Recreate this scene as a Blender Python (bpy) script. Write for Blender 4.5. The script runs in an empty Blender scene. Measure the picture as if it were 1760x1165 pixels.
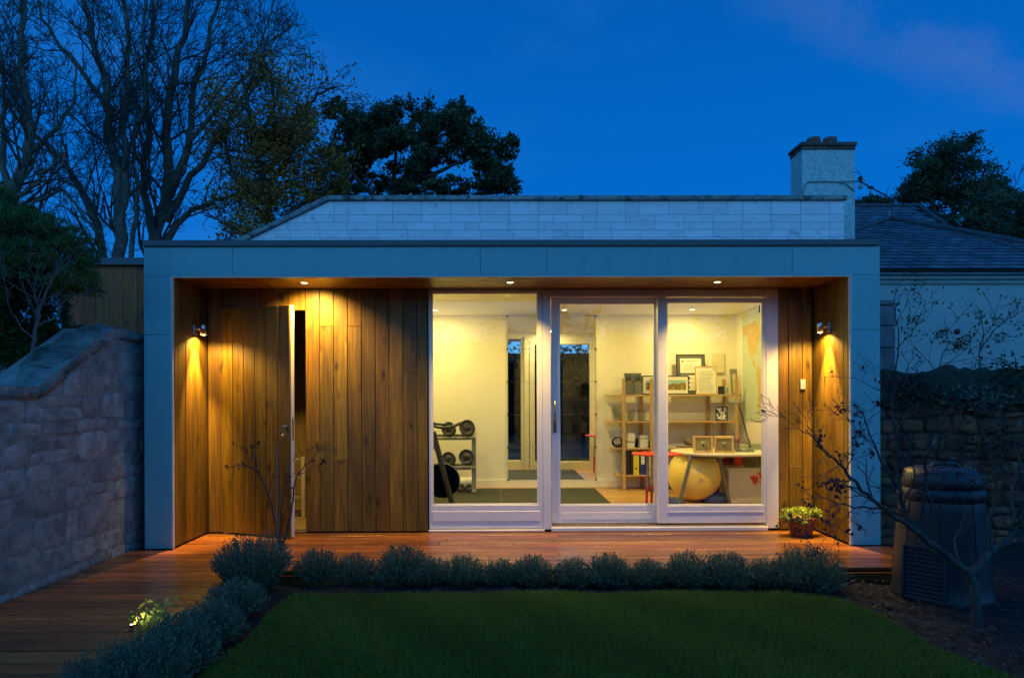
import bpy, math, random
import numpy as np
from mathutils import Vector, Matrix, noise
from mathutils.geometry import tessellate_polygon
R = random.Random(7)
NR = np.random.RandomState(7)
PI = math.pi
rad = math.radians
SC = bpy.context.scene
COL = SC.collection

# ------------------------------------------------------------------ camera, sky, exposure
FPX = 1173.0; CX = 869.0; CY = 690.0; CAMZ = 1.24
YAW = rad(0.55); ROLL = rad(0.2)
cd = bpy.data.cameras.new('camera'); cam = bpy.data.objects.new('camera', cd); COL.objects.link(cam)
cd.sensor_width = 36.0; cd.lens = FPX / 1760.0 * 36.0
cd.shift_x = (880.0 - CX) / 1760.0
cd.shift_y = (CY - 582.5) / 1760.0
cd.clip_start = 0.05; cd.clip_end = 600
cam.matrix_world = Matrix.Translation((0, 0, CAMZ)) @ Matrix.Rotation(-YAW, 4, 'Z') @ Matrix.Rotation(PI/2, 4, 'X') @ Matrix.Rotation(-ROLL, 4, 'Z')
SC.camera = cam

def at(px, py, Y):
    """point of the photograph (in its pixels) on the vertical plane y = Y"""
    u = (px - CX); v = (CY - py)
    c, s = math.cos(-ROLL), math.sin(-ROLL)
    u, v = c*u - s*v, s*u + c*v
    t = u / FPX; ca, sa = math.cos(YAW), math.sin(YAW)
    x = Y * (sa + t*ca) / (ca - t*sa)
    d = x*sa + Y*ca
    return Vector((x, Y, CAMZ + v/FPX*d))
def atg(px, py, z=0.0):
    """point of the photograph on the level plane z"""
    Y = 5.0
    for _ in range(25):
        p = at(px, py, Y)
        Y *= (CAMZ - z) / max(1e-3, CAMZ - p.z)
    return at(px, py, Y)
def X(px, Y, py=690): return at(px, py, Y).x
def Z(py, Y, px=860): return at(px, py, Y).z

W = bpy.data.worlds.new('World'); SC.world = W; W.use_nodes = True
nt = W.node_tree; nt.nodes.clear()
def N(t, typ, **kw):
    n = t.nodes.new(typ)
    for k, v in kw.items():
        if k.startswith('i_'):
            n.inputs[k[2:].replace('_', ' ')].default_value = v
        else: setattr(n, k, v)
    return n
def L(t, a, b): t.links.new(a, b)
def ramp(t, fac, stops, interp='LINEAR'):
    r = t.nodes.new('ShaderNodeValToRGB'); r.color_ramp.interpolation = interp
    e = r.color_ramp.elements
    while len(e) < len(stops): e.new(0.5)
    for i, (p, c) in enumerate(stops):
        e[i].position = p
        e[i].color = (c[0], c[1], c[2], 1) if hasattr(c, '__len__') else (c, c, c, 1)
    L(t, fac, r.inputs[0]); return r.outputs[0]
def mixc(t, fac, a, b, mode='MIX'):
    m = t.nodes.new('ShaderNodeMix'); m.data_type = 'RGBA'; m.blend_type = mode
    for s, v in ((0, fac), (6, a), (7, b)):
        if isinstance(v, bpy.types.NodeSocket): L(t, v, m.inputs[s])
        elif s == 0: m.inputs[0].default_value = v
        else: m.inputs[s].default_value = (v[0], v[1], v[2], 1)
    return m.outputs[2]
def mth(t, op, a, b=0.0, c=None):
    m = t.nodes.new('ShaderNodeMath'); m.operation = op
    for i, v in enumerate((a, b) if c is None else (a, b, c)):
        if isinstance(v, bpy.types.NodeSocket): L(t, v, m.inputs[i])
        else: m.inputs[i].default_value = v
    return m.outputs[0]
# dusk sky: deep blue above the house, paling smoothly towards the horizon where the sun went down (behind the camera)
tc = N(nt, 'ShaderNodeTexCoord')
sep = N(nt, 'ShaderNodeSeparateXYZ'); L(nt, tc.outputs['Generated'], sep.inputs[0])
elev = sep.outputs[2]
east = ramp(nt, elev, [(0.0, (0.003, 0.18, 0.68)), (0.22, (0.001, 0.155, 0.63)), (0.5, (0.0003, 0.108, 0.47)), (1.0, (0.012, 0.15, 0.52))])
west = ramp(nt, elev, [(0.0, (0.24, 0.86, 1.72)), (0.35, (0.13, 0.70, 1.60)), (1.0, (0.012, 0.15, 0.52))])
fw = mth(nt, 'MULTIPLY_ADD', sep.outputs[1], -0.5, 0.5)
fw = ramp(nt, fw, [(0.30, 0.0), (0.62, 0.45), (1.0, 1.0)], 'EASE')
sky = mixc(nt, fw, east, west)
mp = N(nt, 'ShaderNodeMapping'); L(nt, tc.outputs['Generated'], mp.inputs[0]); mp.inputs['Scale'].default_value = (1.2, 1.0, 3.2); mp.inputs['Rotation'].default_value = (0, rad(24), 0)
nz = N(nt, 'ShaderNodeTexNoise', i_Scale=1.9, i_Detail=5.0, i_Roughness=0.55); L(nt, mp.outputs[0], nz.inputs['Vector'])
cl = ramp(nt, nz.outputs[0], [(0.40, 0.0), (0.66, 1.0)], 'EASE')
sky = mixc(nt, mth(nt, 'MULTIPLY', cl, 0.30), sky, (0.028, 0.195, 0.60))
# a long thin streak of cloud high on the right, catching the last light
Av = Vector(((1330-CX)/FPX, 1, (CY+10)/FPX)); Bv = Vector(((1760-CX)/FPX, 1, (CY-140)/FPX)); nb = Av.cross(Bv).normalized()
n2 = N(nt, 'ShaderNodeTexNoise', i_Scale=11.0, i_Detail=8.0, i_Roughness=0.68); L(nt, tc.outputs['Generated'], n2.inputs['Vector'])
dp = N(nt, 'ShaderNodeVectorMath', operation='DOT_PRODUCT'); L(nt, tc.outputs['Generated'], dp.inputs[0]); dp.inputs[1].default_value = nb
dist = mth(nt, 'ABSOLUTE', mth(nt, 'ADD', dp.outputs['Value'], mth(nt, 'MULTIPLY_ADD', n2.outputs[0], 0.10, -0.05)))
band = ramp(nt, dist, [(0.0, 1.0), (0.042, 0.0)], 'EASE')
band = mth(nt, 'MULTIPLY', band, ramp(nt, sep.outputs[0], [(0.22, 0.0), (0.42, 1.0)], 'EASE'))
band = mth(nt, 'MULTIPLY', band, ramp(nt, n2.outputs[0], [(0.30, 0.25), (0.6, 1.0)]))
sky = mixc(nt, mth(nt, 'MULTIPLY', band, 0.42), sky, (0.075, 0.165, 0.52))
bgn = N(nt, 'ShaderNodeBackground'); L(nt, sky, bgn.inputs[0]); bgn.inputs[1].default_value = 1.0
wo = N(nt, 'ShaderNodeOutputWorld'); L(nt, bgn.outputs[0], wo.inputs[0])
vs = SC.view_settings; vs.view_transform = 'Standard'; vs.look = 'None'; vs.gamma = 1; vs.exposure = 0.0; vs.use_curve_mapping = False
SC.render.engine = 'CYCLES'
cy = SC.cycles; cy.use_denoising = True; cy.max_bounces = 10; cy.diffuse_bounces = 5; cy.glossy_bounces = 4; cy.transparent_max_bounces = 12
cy.sample_clamp_indirect = 6; cy.caustics_reflective = False; cy.caustics_refractive = False
try: cy.denoiser = 'OPENIMAGEDENOISE'; cy.denoising_prefilter = 'ACCURATE'
except Exception: pass

# ------------------------------------------------------------------ mesh helpers
WL = {}
def W0(p): return WL.get(p.name, Vector()) if p else Vector()
class MB:
    def __init__(s): s.v = []; s.f = []; s.sm = []; s.mi = []; s.m = 0
    def add(s, vs, fs, smooth=False):
        b = len(s.v); s.v.extend(tuple(v) for v in vs)
        for f in fs: s.f.append(tuple(i + b for i in f)); s.sm.append(smooth); s.mi.append(s.m)
        return s
    def box(s, x0, x1, y0, y1, z0, z1, c=0.0, M=None):
        if x0 > x1: x0, x1 = x1, x0
        if y0 > y1: y0, y1 = y1, y0
        if z0 > z1: z0, z1 = z1, z0
        c = min(c, (x1-x0)*.45, (y1-y0)*.45, (z1-z0)*.45)
        lo = (x0, y0, z0); hi = (x1, y1, z1)
        if c <= 0:
            vs = [((x0, x1)[i & 1], (y0, y1)[(i >> 1) & 1], (z0, z1)[(i >> 2) & 1]) for i in range(8)]
            fs = [(0, 2, 3, 1), (4, 5, 7, 6), (0, 1, 5, 4), (2, 6, 7, 3), (0, 4, 6, 2), (1, 3, 7, 5)]
        else:
            vs = []; idx = {}
            for i in range(8):
                sg = [(i >> k) & 1 for k in range(3)]
                for a in range(3):   # vertex lying on the face normal to axis a
                    p = [0, 0, 0]
                    for k in range(3):
                        full = hi[k] if sg[k] else lo[k]
                        p[k] = full if k == a else (full - c if sg[k] else full + c)
                    idx[(i, a)] = len(vs); vs.append(tuple(p))
            fs = []
            for a in range(3):
                b, d = (a+1) % 3, (a+2) % 3
                for sa in (0, 1):
                    q = []
                    for (sb, sd) in ((0, 0), (1, 0), (1, 1), (0, 1)):
                        i = (sa << a) | (sb << b) | (sd << d); q.append(idx[(i, a)])
                    fs.append(tuple(q) if sa else tuple(reversed(q)))
            for a in range(3):       # edges parallel to axis a
                b, d = (a+1) % 3, (a+2) % 3
                for sb in (0, 1):
                    for sd in (0, 1):
                        i0 = (sb << b) | (sd << d); i1 = i0 | (1 << a)
                        q = [idx[(i0, b)], idx[(i1, b)], idx[(i1, d)], idx[(i0, d)]]
                        fs.append(tuple(q) if (sb ^ sd) else tuple(reversed(q)))
            for i in range(8):
                q = [idx[(i, 0)], idx[(i, 1)], idx[(i, 2)]]
                par = (i & 1) ^ ((i >> 1) & 1) ^ ((i >> 2) & 1)
                fs.append(tuple(q) if par else tuple(reversed(q)))
        if M is not None: vs = [M @ Vector(v) for v in vs]
        return s.add(vs, fs)
    def prism(s, poly, O, U, V, Nn, t0, t1):
        """poly: 2-D points counter-clockwise seen from +N; t0,t1 number or function of (u,v)"""
        f0 = t0 if callable(t0) else (lambda u, v: t0); f1 = t1 if callable(t1) else (lambda u, v: t1)
        n = len(poly)
        a = [O + U*u + V*v + Nn*f0(u, v) for u, v in poly]; b = [O + U*u + V*v + Nn*f1(u, v) for u, v in poly]
        fs = [tuple(range(n, 2*n)), tuple(reversed(range(n)))] + [(i, (i+1) % n, (i+1) % n + n, i + n) for i in range(n)]
        return s.add(a + b, fs)
    def tube(s, pts, rs, n=8, caps=True, smooth=True):
        pts = [Vector(p) for p in pts]
        if not hasattr(rs, '__len__'): rs = [rs]*len(pts)
        vs = []; fs = []; up = None
        for i, p in enumerate(pts):
            t = (pts[min(i+1, len(pts)-1)] - pts[max(i-1, 0)])
            if t.length < 1e-9: t = Vector((0, 0, 1))
            t.normalize()
            if up is None:
                a = Vector((0, 0, 1)) if abs(t.z) < .9 else Vector((1, 0, 0)); up = t.cross(a).normalized()
            else:
                up = (up - t*up.dot(t))
                up = up.normalized() if up.length > 1e-6 else t.orthogonal().normalized()
            w = t.cross(up)
            for k in range(n):
                a = 2*PI*k/n; vs.append(p + (up*math.cos(a) + w*math.sin(a))*rs[i])
        for i in range(len(pts)-1):
            for k in range(n):
                a = i*n+k; b = i*n+(k+1) % n; fs.append((a, b, b+n, a+n))
        s.add(vs, fs, smooth)
        if caps:
            s.add(vs[:n], [tuple(reversed(range(n)))]); s.add(vs[-n:], [tuple(range(n))])
        return s
    def lathe(s, prof, c=(0, 0, 0), n=24, M=None, smooth=True, sx=1, sy=1, cap=True):
        """prof: (radius, z) from bottom to top"""
        vs = []; fs = []; c = Vector(c)
        for r, z in prof:
            for k in range(n):
                a = 2*PI*k/n; v = Vector((r*sx*math.cos(a), r*sy*math.sin(a), z))
                vs.append((M @ v if M else v) + c)
        m = len(prof)
        for i in range(m-1):
            for k in range(n):
                a = i*n+k; b = i*n+(k+1) % n; fs.append((a, b, b+n, a+n))
        s.add(vs, fs, smooth)
        if cap and prof[0][0] > 1e-6: s.add(vs[:n], [tuple(reversed(range(n)))])
        if cap and prof[-1][0] > 1e-6: s.add(vs[-n:], [tuple(range(n))])
        return s
    def quad(s, a, b, c, d): return s.add([a, b, c, d], [(0, 1, 2, 3)])
    def sphere(s, c, r, nu=24, nv=14, sc=(1, 1, 1)):
        c = Vector(c); vs = [c + Vector((0, 0, -r*sc[2]))]; fs = []
        for j in range(1, nv):
            th = PI*j/nv
            for k in range(nu):
                a = 2*PI*k/nu
                vs.append(c + Vector((r*sc[0]*math.sin(th)*math.cos(a), r*sc[1]*math.sin(th)*math.sin(a), -r*sc[2]*math.cos(th))))
        vs.append(c + Vector((0, 0, r*sc[2]))); last = len(vs)-1
        for k in range(nu): fs.append((0, 1+(k+1) % nu, 1+k)); fs.append((last, last-nu+k, last-nu+(k+1) % nu))
        for j in range(nv-2):
            for k in range(nu):
                a = 1+j*nu+k; b = 1+j*nu+(k+1) % nu; fs.append((a, b, b+nu, a+nu))
        return s.add(vs, fs, True)
    def build(s, name, mat, parent=None, origin=None, kind=None):
        if origin is None:
            lo = [min(v[k] for v in s.v) for k in range(3)]; hi = [max(v[k] for v in s.v) for k in range(3)]
            origin = Vector(((lo[0]+hi[0])/2, (lo[1]+hi[1])/2, lo[2]))
        origin = Vector(origin)
        me = bpy.data.meshes.new(name)
        me.from_pydata([(v[0]-origin.x, v[1]-origin.y, v[2]-origin.z) for v in s.v], [], s.f)
        me.polygons.foreach_set('use_smooth', s.sm)
        mats = mat if isinstance(mat, (list, tuple)) else [mat]
        for m in mats: me.materials.append(m)
        if len(mats) > 1: me.polygons.foreach_set('material_index', s.mi)
        me.update()
        return link(name, me, parent, origin, kind)
def link(name, me, parent=None, origin=(0, 0, 0), kind=None):
    o = bpy.data.objects.new(name, me); COL.objects.link(o)
    origin = Vector(origin)
    if parent: o.parent = parent
    o.location = origin - W0(parent); WL[o.name] = origin
    if kind: o['kind'] = kind
    return o
def empty(name, loc=(0, 0, 0), parent=None):
    o = bpy.data.objects.new(name, None); COL.objects.link(o); o.empty_display_size = .1
    if parent: o.parent = parent
    o.location = Vector(loc) - W0(parent); WL[o.name] = Vector(loc); return o
def tag(o, label, cat, group=None, kind=None):
    o['label'] = label; o['category'] = cat
    if group: o['group'] = group
    if kind: o['kind'] = kind
    return o
def thing(name, loc, label, cat, group=None): return tag(empty(name, loc), label, cat, group)
def box(name, mat, parent, x0, x1, y0, y1, z0, z1, c=0.0, kind=None):
    return MB().box(x0, x1, y0, y1, z0, z1, c).build(name, mat, parent, kind=kind)
def npmesh(name, verts, nper, mat, parent=None, origin=(0, 0, 0), kind=None, attr=None, smooth=False):
    """verts (n*nper,3) numpy; each consecutive nper make one face"""
    me = bpy.data.meshes.new(name); n = len(verts); o = np.array(origin, dtype=np.float32)
    me.vertices.add(n); me.vertices.foreach_set('co', (verts - o).astype(np.float32).ravel())
    me.loops.add(n); me.loops.foreach_set('vertex_index', np.arange(n, dtype=np.int32))
    me.polygons.add(n//nper); me.polygons.foreach_set('loop_start', np.arange(0, n, nper, dtype=np.int32))
    me.polygons.foreach_set('loop_total', np.full(n//nper, nper, dtype=np.int32))
    me.materials.append(mat)
    if attr is not None:
        a = me.attributes.new('tone', 'FLOAT', 'FACE'); a.data.foreach_set('value', attr.astype(np.float32))
    me.update(calc_edges=True); me.validate()
    return link(name, me, parent, origin, kind)
def clip(poly, a, b, c):
    """keep the part of the polygon where a*u+b*v+c >= 0"""
    out = []
    for i in range(len(poly)):
        p, q = poly[i], poly[(i+1) % len(poly)]
        dp = a*p[0]+b*p[1]+c; dq = a*q[0]+b*q[1]+c
        if dp >= 0: out.append(p)
        if (dp >= 0) != (dq >= 0):
            t = dp/(dp-dq); out.append((p[0]+(q[0]-p[0])*t, p[1]+(q[1]-p[1])*t))
    return out
def area2(p): return abs(sum(p[i][0]*p[(i+1) % len(p)][1]-p[(i+1) % len(p)][0]*p[i][1] for i in range(len(p)))/2)

# ------------------------------------------------------------------ materials
def pmat(name, c1, c2=None, scale=(8, 8, 8), detail=5, rough=.6, metal=0.0, bump=0.0, bscale=None, rnd=0.0, spec=.5, lo=.35, hi=.65, rvar=0.0, world=False, coat=0.0, c3=None, s3=2.0, t3=(.55, .7), trans=0.0):
    m = bpy.data.materials.new(name); m.use_nodes = True; t = m.node_tree; t.nodes.clear()
    o = N(t, 'ShaderNodeOutputMaterial'); b = N(t, 'ShaderNodeBsdfPrincipled'); L(t, b.outputs[0], o.inputs[0])
    b.inputs['Roughness'].default_value = rough; b.inputs['Metallic'].default_value = metal
    b.inputs['Specular IOR Level'].default_value = spec; b.inputs['Coat Weight'].default_value = coat
    tc = N(t, 'ShaderNodeTexCoord'); inf = N(t, 'ShaderNodeObjectInfo')
    if world:
        g = N(t, 'ShaderNodeNewGeometry'); vec = g.outputs['Position']
    else:
        ad = N(t, 'ShaderNodeVectorMath', operation='MULTIPLY_ADD'); L(t, inf.outputs['Random'], ad.inputs[0]); ad.inputs[1].default_value = (37, 53, 91)
        L(t, tc.outputs['Object'], ad.inputs[2]); vec = ad.outputs[0]
    mp = N(t, 'ShaderNodeMapping'); L(t, vec, mp.inputs[0]); mp.inputs['Scale'].default_value = scale
    nz = N(t, 'ShaderNodeTexNoise', i_Scale=1.0, i_Detail=float(detail), i_Roughness=.6); L(t, mp.outputs[0], nz.inputs['Vector'])
    if c2 is None: c2 = tuple(c*.8 for c in c1)
    col = ramp(t, nz.outputs[0], [(lo, c1), (hi, c2)])
    if c3 is not None:
        n3 = N(t, 'ShaderNodeTexNoise', i_Scale=s3, i_Detail=6.0, i_Roughness=.62); L(t, vec, n3.inputs['Vector'])
        col = mixc(t, ramp(t, n3.outputs[0], [(t3[0], 0.0), (t3[1], 1.0)]), col, c3)
    if rnd:
        hs = N(t, 'ShaderNodeHueSaturation'); L(t, col, hs.inputs['Color'])
        L(t, mth(t, 'MULTIPLY_ADD', inf.outputs['Random'], rnd*2, 1-rnd), hs.inputs['Value'])
        r2 = mth(t, 'FRACT', mth(t, 'MULTIPLY', inf.outputs['Random'], 7.3))
        L(t, mth(t, 'MULTIPLY_ADD', r2, rnd*.05, .5-rnd*.025), hs.inputs['Hue']); col = hs.outputs[0]
    L(t, col, b.inputs['Base Color'])
    if rvar:
        nr = N(t, 'ShaderNodeTexNoise', i_Scale=3.0, i_Detail=4.0); L(t, vec, nr.inputs['Vector'])
        L(t, mth(t, 'MULTIPLY_ADD', nr.outputs[0], rvar*2, rough-rvar), b.inputs['Roughness'])
    if bump:
        bs = bscale or scale
        m2 = N(t, 'ShaderNodeMapping'); L(t, vec, m2.inputs[0]); m2.inputs['Scale'].default_value = bs if hasattr(bs, '__len__') else (bs,)*3
        n2 = N(t, 'ShaderNodeTexNoise', i_Scale=1.0, i_Detail=6.0, i_Roughness=.6); L(t, m2.outputs[0], n2.inputs['Vector'])
        bp = N(t, 'ShaderNodeBump'); bp.inputs['Strength'].default_value = 1.0; bp.inputs['Distance'].default_value = bump
        L(t, n2.outputs[0], bp.inputs['Height']); L(t, bp.outputs[0], b.inputs['Normal'])
    if trans: b.inputs['Transmission Weight'].default_value = trans
    return m
def wood(name, base, dark, light, axis='Z', rough=.5, rnd=.25, knots=True, bump=.0012, knotcol=None, coat=0.0, rvar=.1, blot=.5):
    m = bpy.data.materials.new(name); m.use_nodes = True; t = m.node_tree; t.nodes.clear()
    o = N(t, 'ShaderNodeOutputMaterial'); b = N(t, 'ShaderNodeBsdfPrincipled'); L(t, b.outputs[0], o.inputs[0])
    tc = N(t, 'ShaderNodeTexCoord'); inf = N(t, 'ShaderNodeObjectInfo')
    ad = N(t, 'ShaderNodeVectorMath', operation='MULTIPLY_ADD'); L(t, inf.outputs['Random'], ad.inputs[0]); ad.inputs[1].default_value = (37, 53, 91)
    L(t, tc.outputs['Object'], ad.inputs[2]); vec = ad.outputs[0]
    def mapped(l, w):
        mp = N(t, 'ShaderNodeMapping'); L(t, vec, mp.inputs[0])
        mp.inputs['Scale'].default_value = {'X': (l, w, w), 'Y': (w, l, w), 'Z': (w, w, l)}[axis]; return mp.outputs[0]
    # slow waver bends the grain
    nw = N(t, 'ShaderNodeTexNoise', i_Scale=1.0, i_Detail=2.0); L(t, mapped(1.3, 5), nw.inputs['Vector'])
    g1 = N(t, 'ShaderNodeTexNoise', i_Scale=1.0, i_Detail=7.0, i_Roughness=.62, i_Distortion=.6); L(t, mapped(2.2, 55), g1.inputs['Vector'])
    g2 = N(t, 'ShaderNodeTexNoise', i_Scale=1.0, i_Detail=3.0); L(t, mapped(1.1, 9), g2.inputs['Vector'])
    col = ramp(t, g1.outputs[0], [(.30, dark), (.52, base), (.72, light)])
    col = mixc(t, mth(t, 'MULTIPLY', ramp(t, g2.outputs[0], [(.42, 0.0), (.62, 1.0)]), blot), col, dark)
    hgt = g1.outputs[0]
    if knots:
        vo = N(t, 'ShaderNodeTexVoronoi', feature='F1'); vo.inputs['Scale'].default_value = 1.0
        dst = N(t, 'ShaderNodeVectorMath', operation='ADD'); L(t, mapped(4.5, 9.0), dst.inputs[0])
        sc2 = N(t, 'ShaderNodeVectorMath', operation='SCALE'); L(t, nw.outputs['Color'], sc2.inputs[0]); sc2.inputs['Scale'].default_value = .5; L(t, sc2.outputs[0], dst.inputs[1])
        L(t, dst.outputs[0], vo.inputs['Vector'])
        sepc = N(t, 'ShaderNodeSeparateColor'); L(t, vo.outputs['Color'], sepc.inputs[0])
        rare = ramp(t, sepc.outputs[0], [(.45, 1.0), (.55, 0.0)])
        k = ramp(t, vo.outputs['Distance'], [(.09, 1.0), (.15, .55), (.30, 0.0)])
        k = mth(t, 'MULTIPLY', k, rare)
        col = mixc(t, mth(t, 'MULTIPLY', k, .85), col, knotcol or tuple(c*.25 for c in dark))
    hs = N(t, 'ShaderNodeHueSaturation'); L(t, col, hs.inputs['Color'])
    L(t, mth(t, 'MULTIPLY_ADD', inf.outputs['Random'], rnd*2, 1-rnd), hs.inputs['Value'])
    r2 = mth(t, 'FRACT', mth(t, 'MULTIPLY', inf.outputs['Random'], 9.7)); L(t, mth(t, 'MULTIPLY_ADD', r2, .02, .49), hs.inputs['Hue'])
    L(t, hs.outputs[0], b.inputs['Base Color'])
    nr = N(t, 'ShaderNodeTexNoise', i_Scale=6.0, i_Detail=3.0); L(t, vec, nr.inputs['Vector'])
    L(t, mth(t, 'MULTIPLY_ADD', nr.outputs[0], rvar*2, rough-rvar), b.inputs['Roughness'])
    b.inputs['Coat Weight'].default_value = coat; b.inputs['Coat Roughness'].default_value = .25
    bp = N(t, 'ShaderNodeBump'); bp.inputs['Strength'].default_value = .8; bp.inputs['Distance'].default_value = bump
    L(t, hgt, bp.inputs['Height']); L(t, bp.outputs[0], b.inputs['Normal'])
    return m
def leafmat(name, c1, c2, rough=.6, sub=.25):
    m = bpy.data.materials.new(name); m.use_nodes = True; t = m.node_tree; t.nodes.clear()
    o = N(t, 'ShaderNodeOutputMaterial'); b = N(t, 'ShaderNodeBsdfPrincipled')
    b.inputs['Roughness'].default_value = rough; b.inputs['Specular IOR Level'].default_value = .3
    at_ = N(t, 'ShaderNodeAttribute'); at_.attribute_name = 'tone'
    col = ramp(t, at_.outputs['Fac'], [(0.0, c1), (1.0, c2)]); L(t, col, b.inputs['Base Color'])
    tr = N(t, 'ShaderNodeBsdfTranslucent'); L(t, col, tr.inputs[0])
    mx = N(t, 'ShaderNodeMixShader'); mx.inputs[0].default_value = sub; L(t, b.outputs[0], mx.inputs[1]); L(t, tr.outputs[0], mx.inputs[2]); L(t, mx.outputs[0], o.inputs[0])
    return m
def emis(name, col, strength):
    m = bpy.data.materials.new(name); m.use_nodes = True; t = m.node_tree; t.nodes.clear()
    o = N(t, 'ShaderNodeOutputMaterial'); e = N(t, 'ShaderNodeEmission'); e.inputs[0].default_value = (*col, 1); e.inputs[1].default_value = strength
    L(t, e.outputs[0], o.inputs[0]); return m
def glass(name, tint=(.97, .98, .97), f0=.04, rough=.0):
    m = bpy.data.materials.new(name); m.use_nodes = True; t = m.node_tree; t.nodes.clear()
    o = N(t, 'ShaderNodeOutputMaterial'); tr = N(t, 'ShaderNodeBsdfTransparent'); tr.inputs[0].default_value = (*tint, 1)
    g = N(t, 'ShaderNodeBsdfGlossy'); g.inputs['Roughness'].default_value = rough
    lw = N(t, 'ShaderNodeLayerWeight'); lw.inputs[0].default_value = .5
    fr = mth(t, 'MULTIPLY_ADD', mth(t, 'POWER', lw.outputs['Facing'], 5.0), 1-f0, f0)
    mx = N(t, 'ShaderNodeMixShader'); L(t, fr, mx.inputs[0]); L(t, tr.outputs[0], mx.inputs[1]); L(t, g.outputs[0], mx.inputs[2]); L(t, mx.outputs[0], o.inputs[0])
    return m
M = {}
M['clad'] = wood('stained larch cladding', (.180, .096, .005), (.075, .036, .0025), (.28, .155, .010), 'Z', rough=.5, rnd=.30, blot=.6)
M['fencewood'] = wood('weathered red brown boards', (.50, .10, .012), (.24, .050, .008), (.60, .15, .02), 'Z', rough=.6, rnd=.3)
M['soffit'] = wood('stained larch soffit', (.20, .09, .018), (.11, .045, .010), (.28, .13, .03), 'X', rough=.42, rnd=.15)
M['deck'] = wood('wet hardwood decking', (.27, .095, .020), (.085, .024, .008), (.40, .155, .038), 'X', rough=.30, rnd=.45, knots=False, coat=.0, bump=.002, rvar=.14, blot=.6)
M['fascia'] = pmat('blue grey fibre cement', (.175, .40, .44), (.16, .375, .415), scale=(9, 9, 1.1), rough=.45, bump=.0003, bscale=60, rnd=.05)
M['fasciaedge'] = pmat('pale panel edge', (.62, .58, .53), scale=(20, 20, 20), rough=.6)
M['flash'] = pmat('dark roof flashing', (.06, .075, .09), (.075, .09, .10), scale=(3, 3, 3), rough=.45, metal=.2)
M['dark'] = pmat('dark backing', (.012, .011, .011), rough=.9)
M['frame'] = pmat('white window paint', (.74, .72, .74), (.70, .68, .70), scale=(3, 3, 3), rough=.38, bump=.0004, bscale=50)
M['framewood'] = pmat('pale door edge paint', (.72, .66, .55), (.60, .52, .40), scale=(20, 20, 3), rough=.5)
M['glass'] = glass('window glass')
M['plaster'] = pmat('cream wall paint', (.82, .79, .70), (.80, .77, .68), scale=(3, 3, 3), rough=.75)
M['ceil'] = pmat('white ceiling paint', (.88, .86, .80), (.87, .85, .79), scale=(3, 3, 3), rough=.8)
M['osb'] = pmat('store lining', (.30, .22, .12), (.22, .16, .08), scale=(30, 30, 8), rough=.8)
M['ifloor'] = wood('light oak floor', (.50, .29, .12), (.38, .20, .075), (.60, .37, .17), 'X', rough=.38, rnd=.15, knots=False, blot=.3)
M['rubber'] = pmat('dark rubber mat', (.022, .025, .024), (.036, .04, .036), scale=(160, 160, 160), detail=2, rough=.8, bump=.0006, bscale=200)
M['mirror'] = pmat('mirror', (.86, .88, .87), (.86, .88, .87), rough=.015, metal=1.0)
M['black'] = pmat('black plastic', (.015, .015, .016), (.02, .02, .021), rough=.45)
M['blackmetal'] = pmat('black painted steel', (.02, .02, .022), (.03, .03, .03), rough=.35, metal=.3)
M['iron'] = pmat('worn cast iron', (.018, .018, .018), (.04, .039, .038), scale=(30, 30, 30), rough=.38, metal=.2, bump=.0006, bscale=90)
M['deskleg'] = pmat('shaded grey enamelled steel', (.16, .16, .15), (.14, .14, .13), rough=.35, metal=.35)  # grey steel with the shadow on the desk legs put into its colour
M['steel'] = pmat('brushed steel', (.55, .55, .56), (.48, .48, .49), scale=(60, 60, 6), rough=.28, metal=1.0)
M['greysteel'] = pmat('grey enamelled steel', (.33, .33, .32), (.30, .30, .29), rough=.35, metal=.35)
M['brass'] = pmat('aged brass', (.55, .38, .14), (.40, .27, .10), scale=(30, 30, 30), rough=.3, metal=1.0)
M['shelf'] = wood('pale birch shelf', (.55, .36, .16), (.44, .27, .11), (.64, .44, .22), 'X', rough=.5, rnd=.06, knots=False, blot=.25)
M['shelfpost'] = wood('birch shelf post', (.52, .33, .14), (.42, .25, .10), (.60, .40, .19), 'Z', rough=.5, rnd=.06, knots=False, blot=.25)
M['white'] = pmat('white laminate', (.80, .80, .77), (.78, .78, .75), rough=.35)
M['paper'] = pmat('paper', (.78, .76, .68), (.74, .72, .64), scale=(10, 10, 10), rough=.8)
M['cream'] = pmat('cream canvas', (.74, .66, .45), (.70, .62, .42), scale=(40, 40, 40), rough=.8)
M['ink'] = pmat('printing ink', (.06, .055, .05), rough=.7)
M['greyink'] = pmat('grey printing ink', (.34, .30, .24), rough=.7)
M['greyboard'] = pmat('dark grey mount board', (.085, .09, .095), (.10, .105, .11), rough=.6)
M['photosky'] = pmat('printed sea and sky', (.42, .62, .62), (.20, .42, .44), scale=(3, 3, 55), detail=2, rough=.4)
M['photoland'] = pmat('printed heath', (.42, .27, .07), (.07, .08, .03), scale=(28, 28, 60), rough=.4, lo=.4, hi=.6)
M['bwphoto'] = pmat('black and white print', (.70, .68, .62), (.015, .015, .015), scale=(26, 26, 26), detail=3, rough=.3, lo=.46, hi=.54)
M['magfile'] = pmat('smoky plastic', (.16, .17, .15), (.20, .21, .18), scale=(14, 14, 4), rough=.28)
M['clear'] = glass('clear acrylic', (.86, .88, .84), .10, .05)
M['yellow'] = pmat('yellow board', (.80, .66, .02), (.76, .62, .02), rough=.4)
M['blue'] = pmat('blue board', (.02, .05, .30), (.02, .045, .26), rough=.4)
M['red'] = pmat('red lacquer', (.62, .035, .02), (.56, .03, .018), rough=.3)
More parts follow.
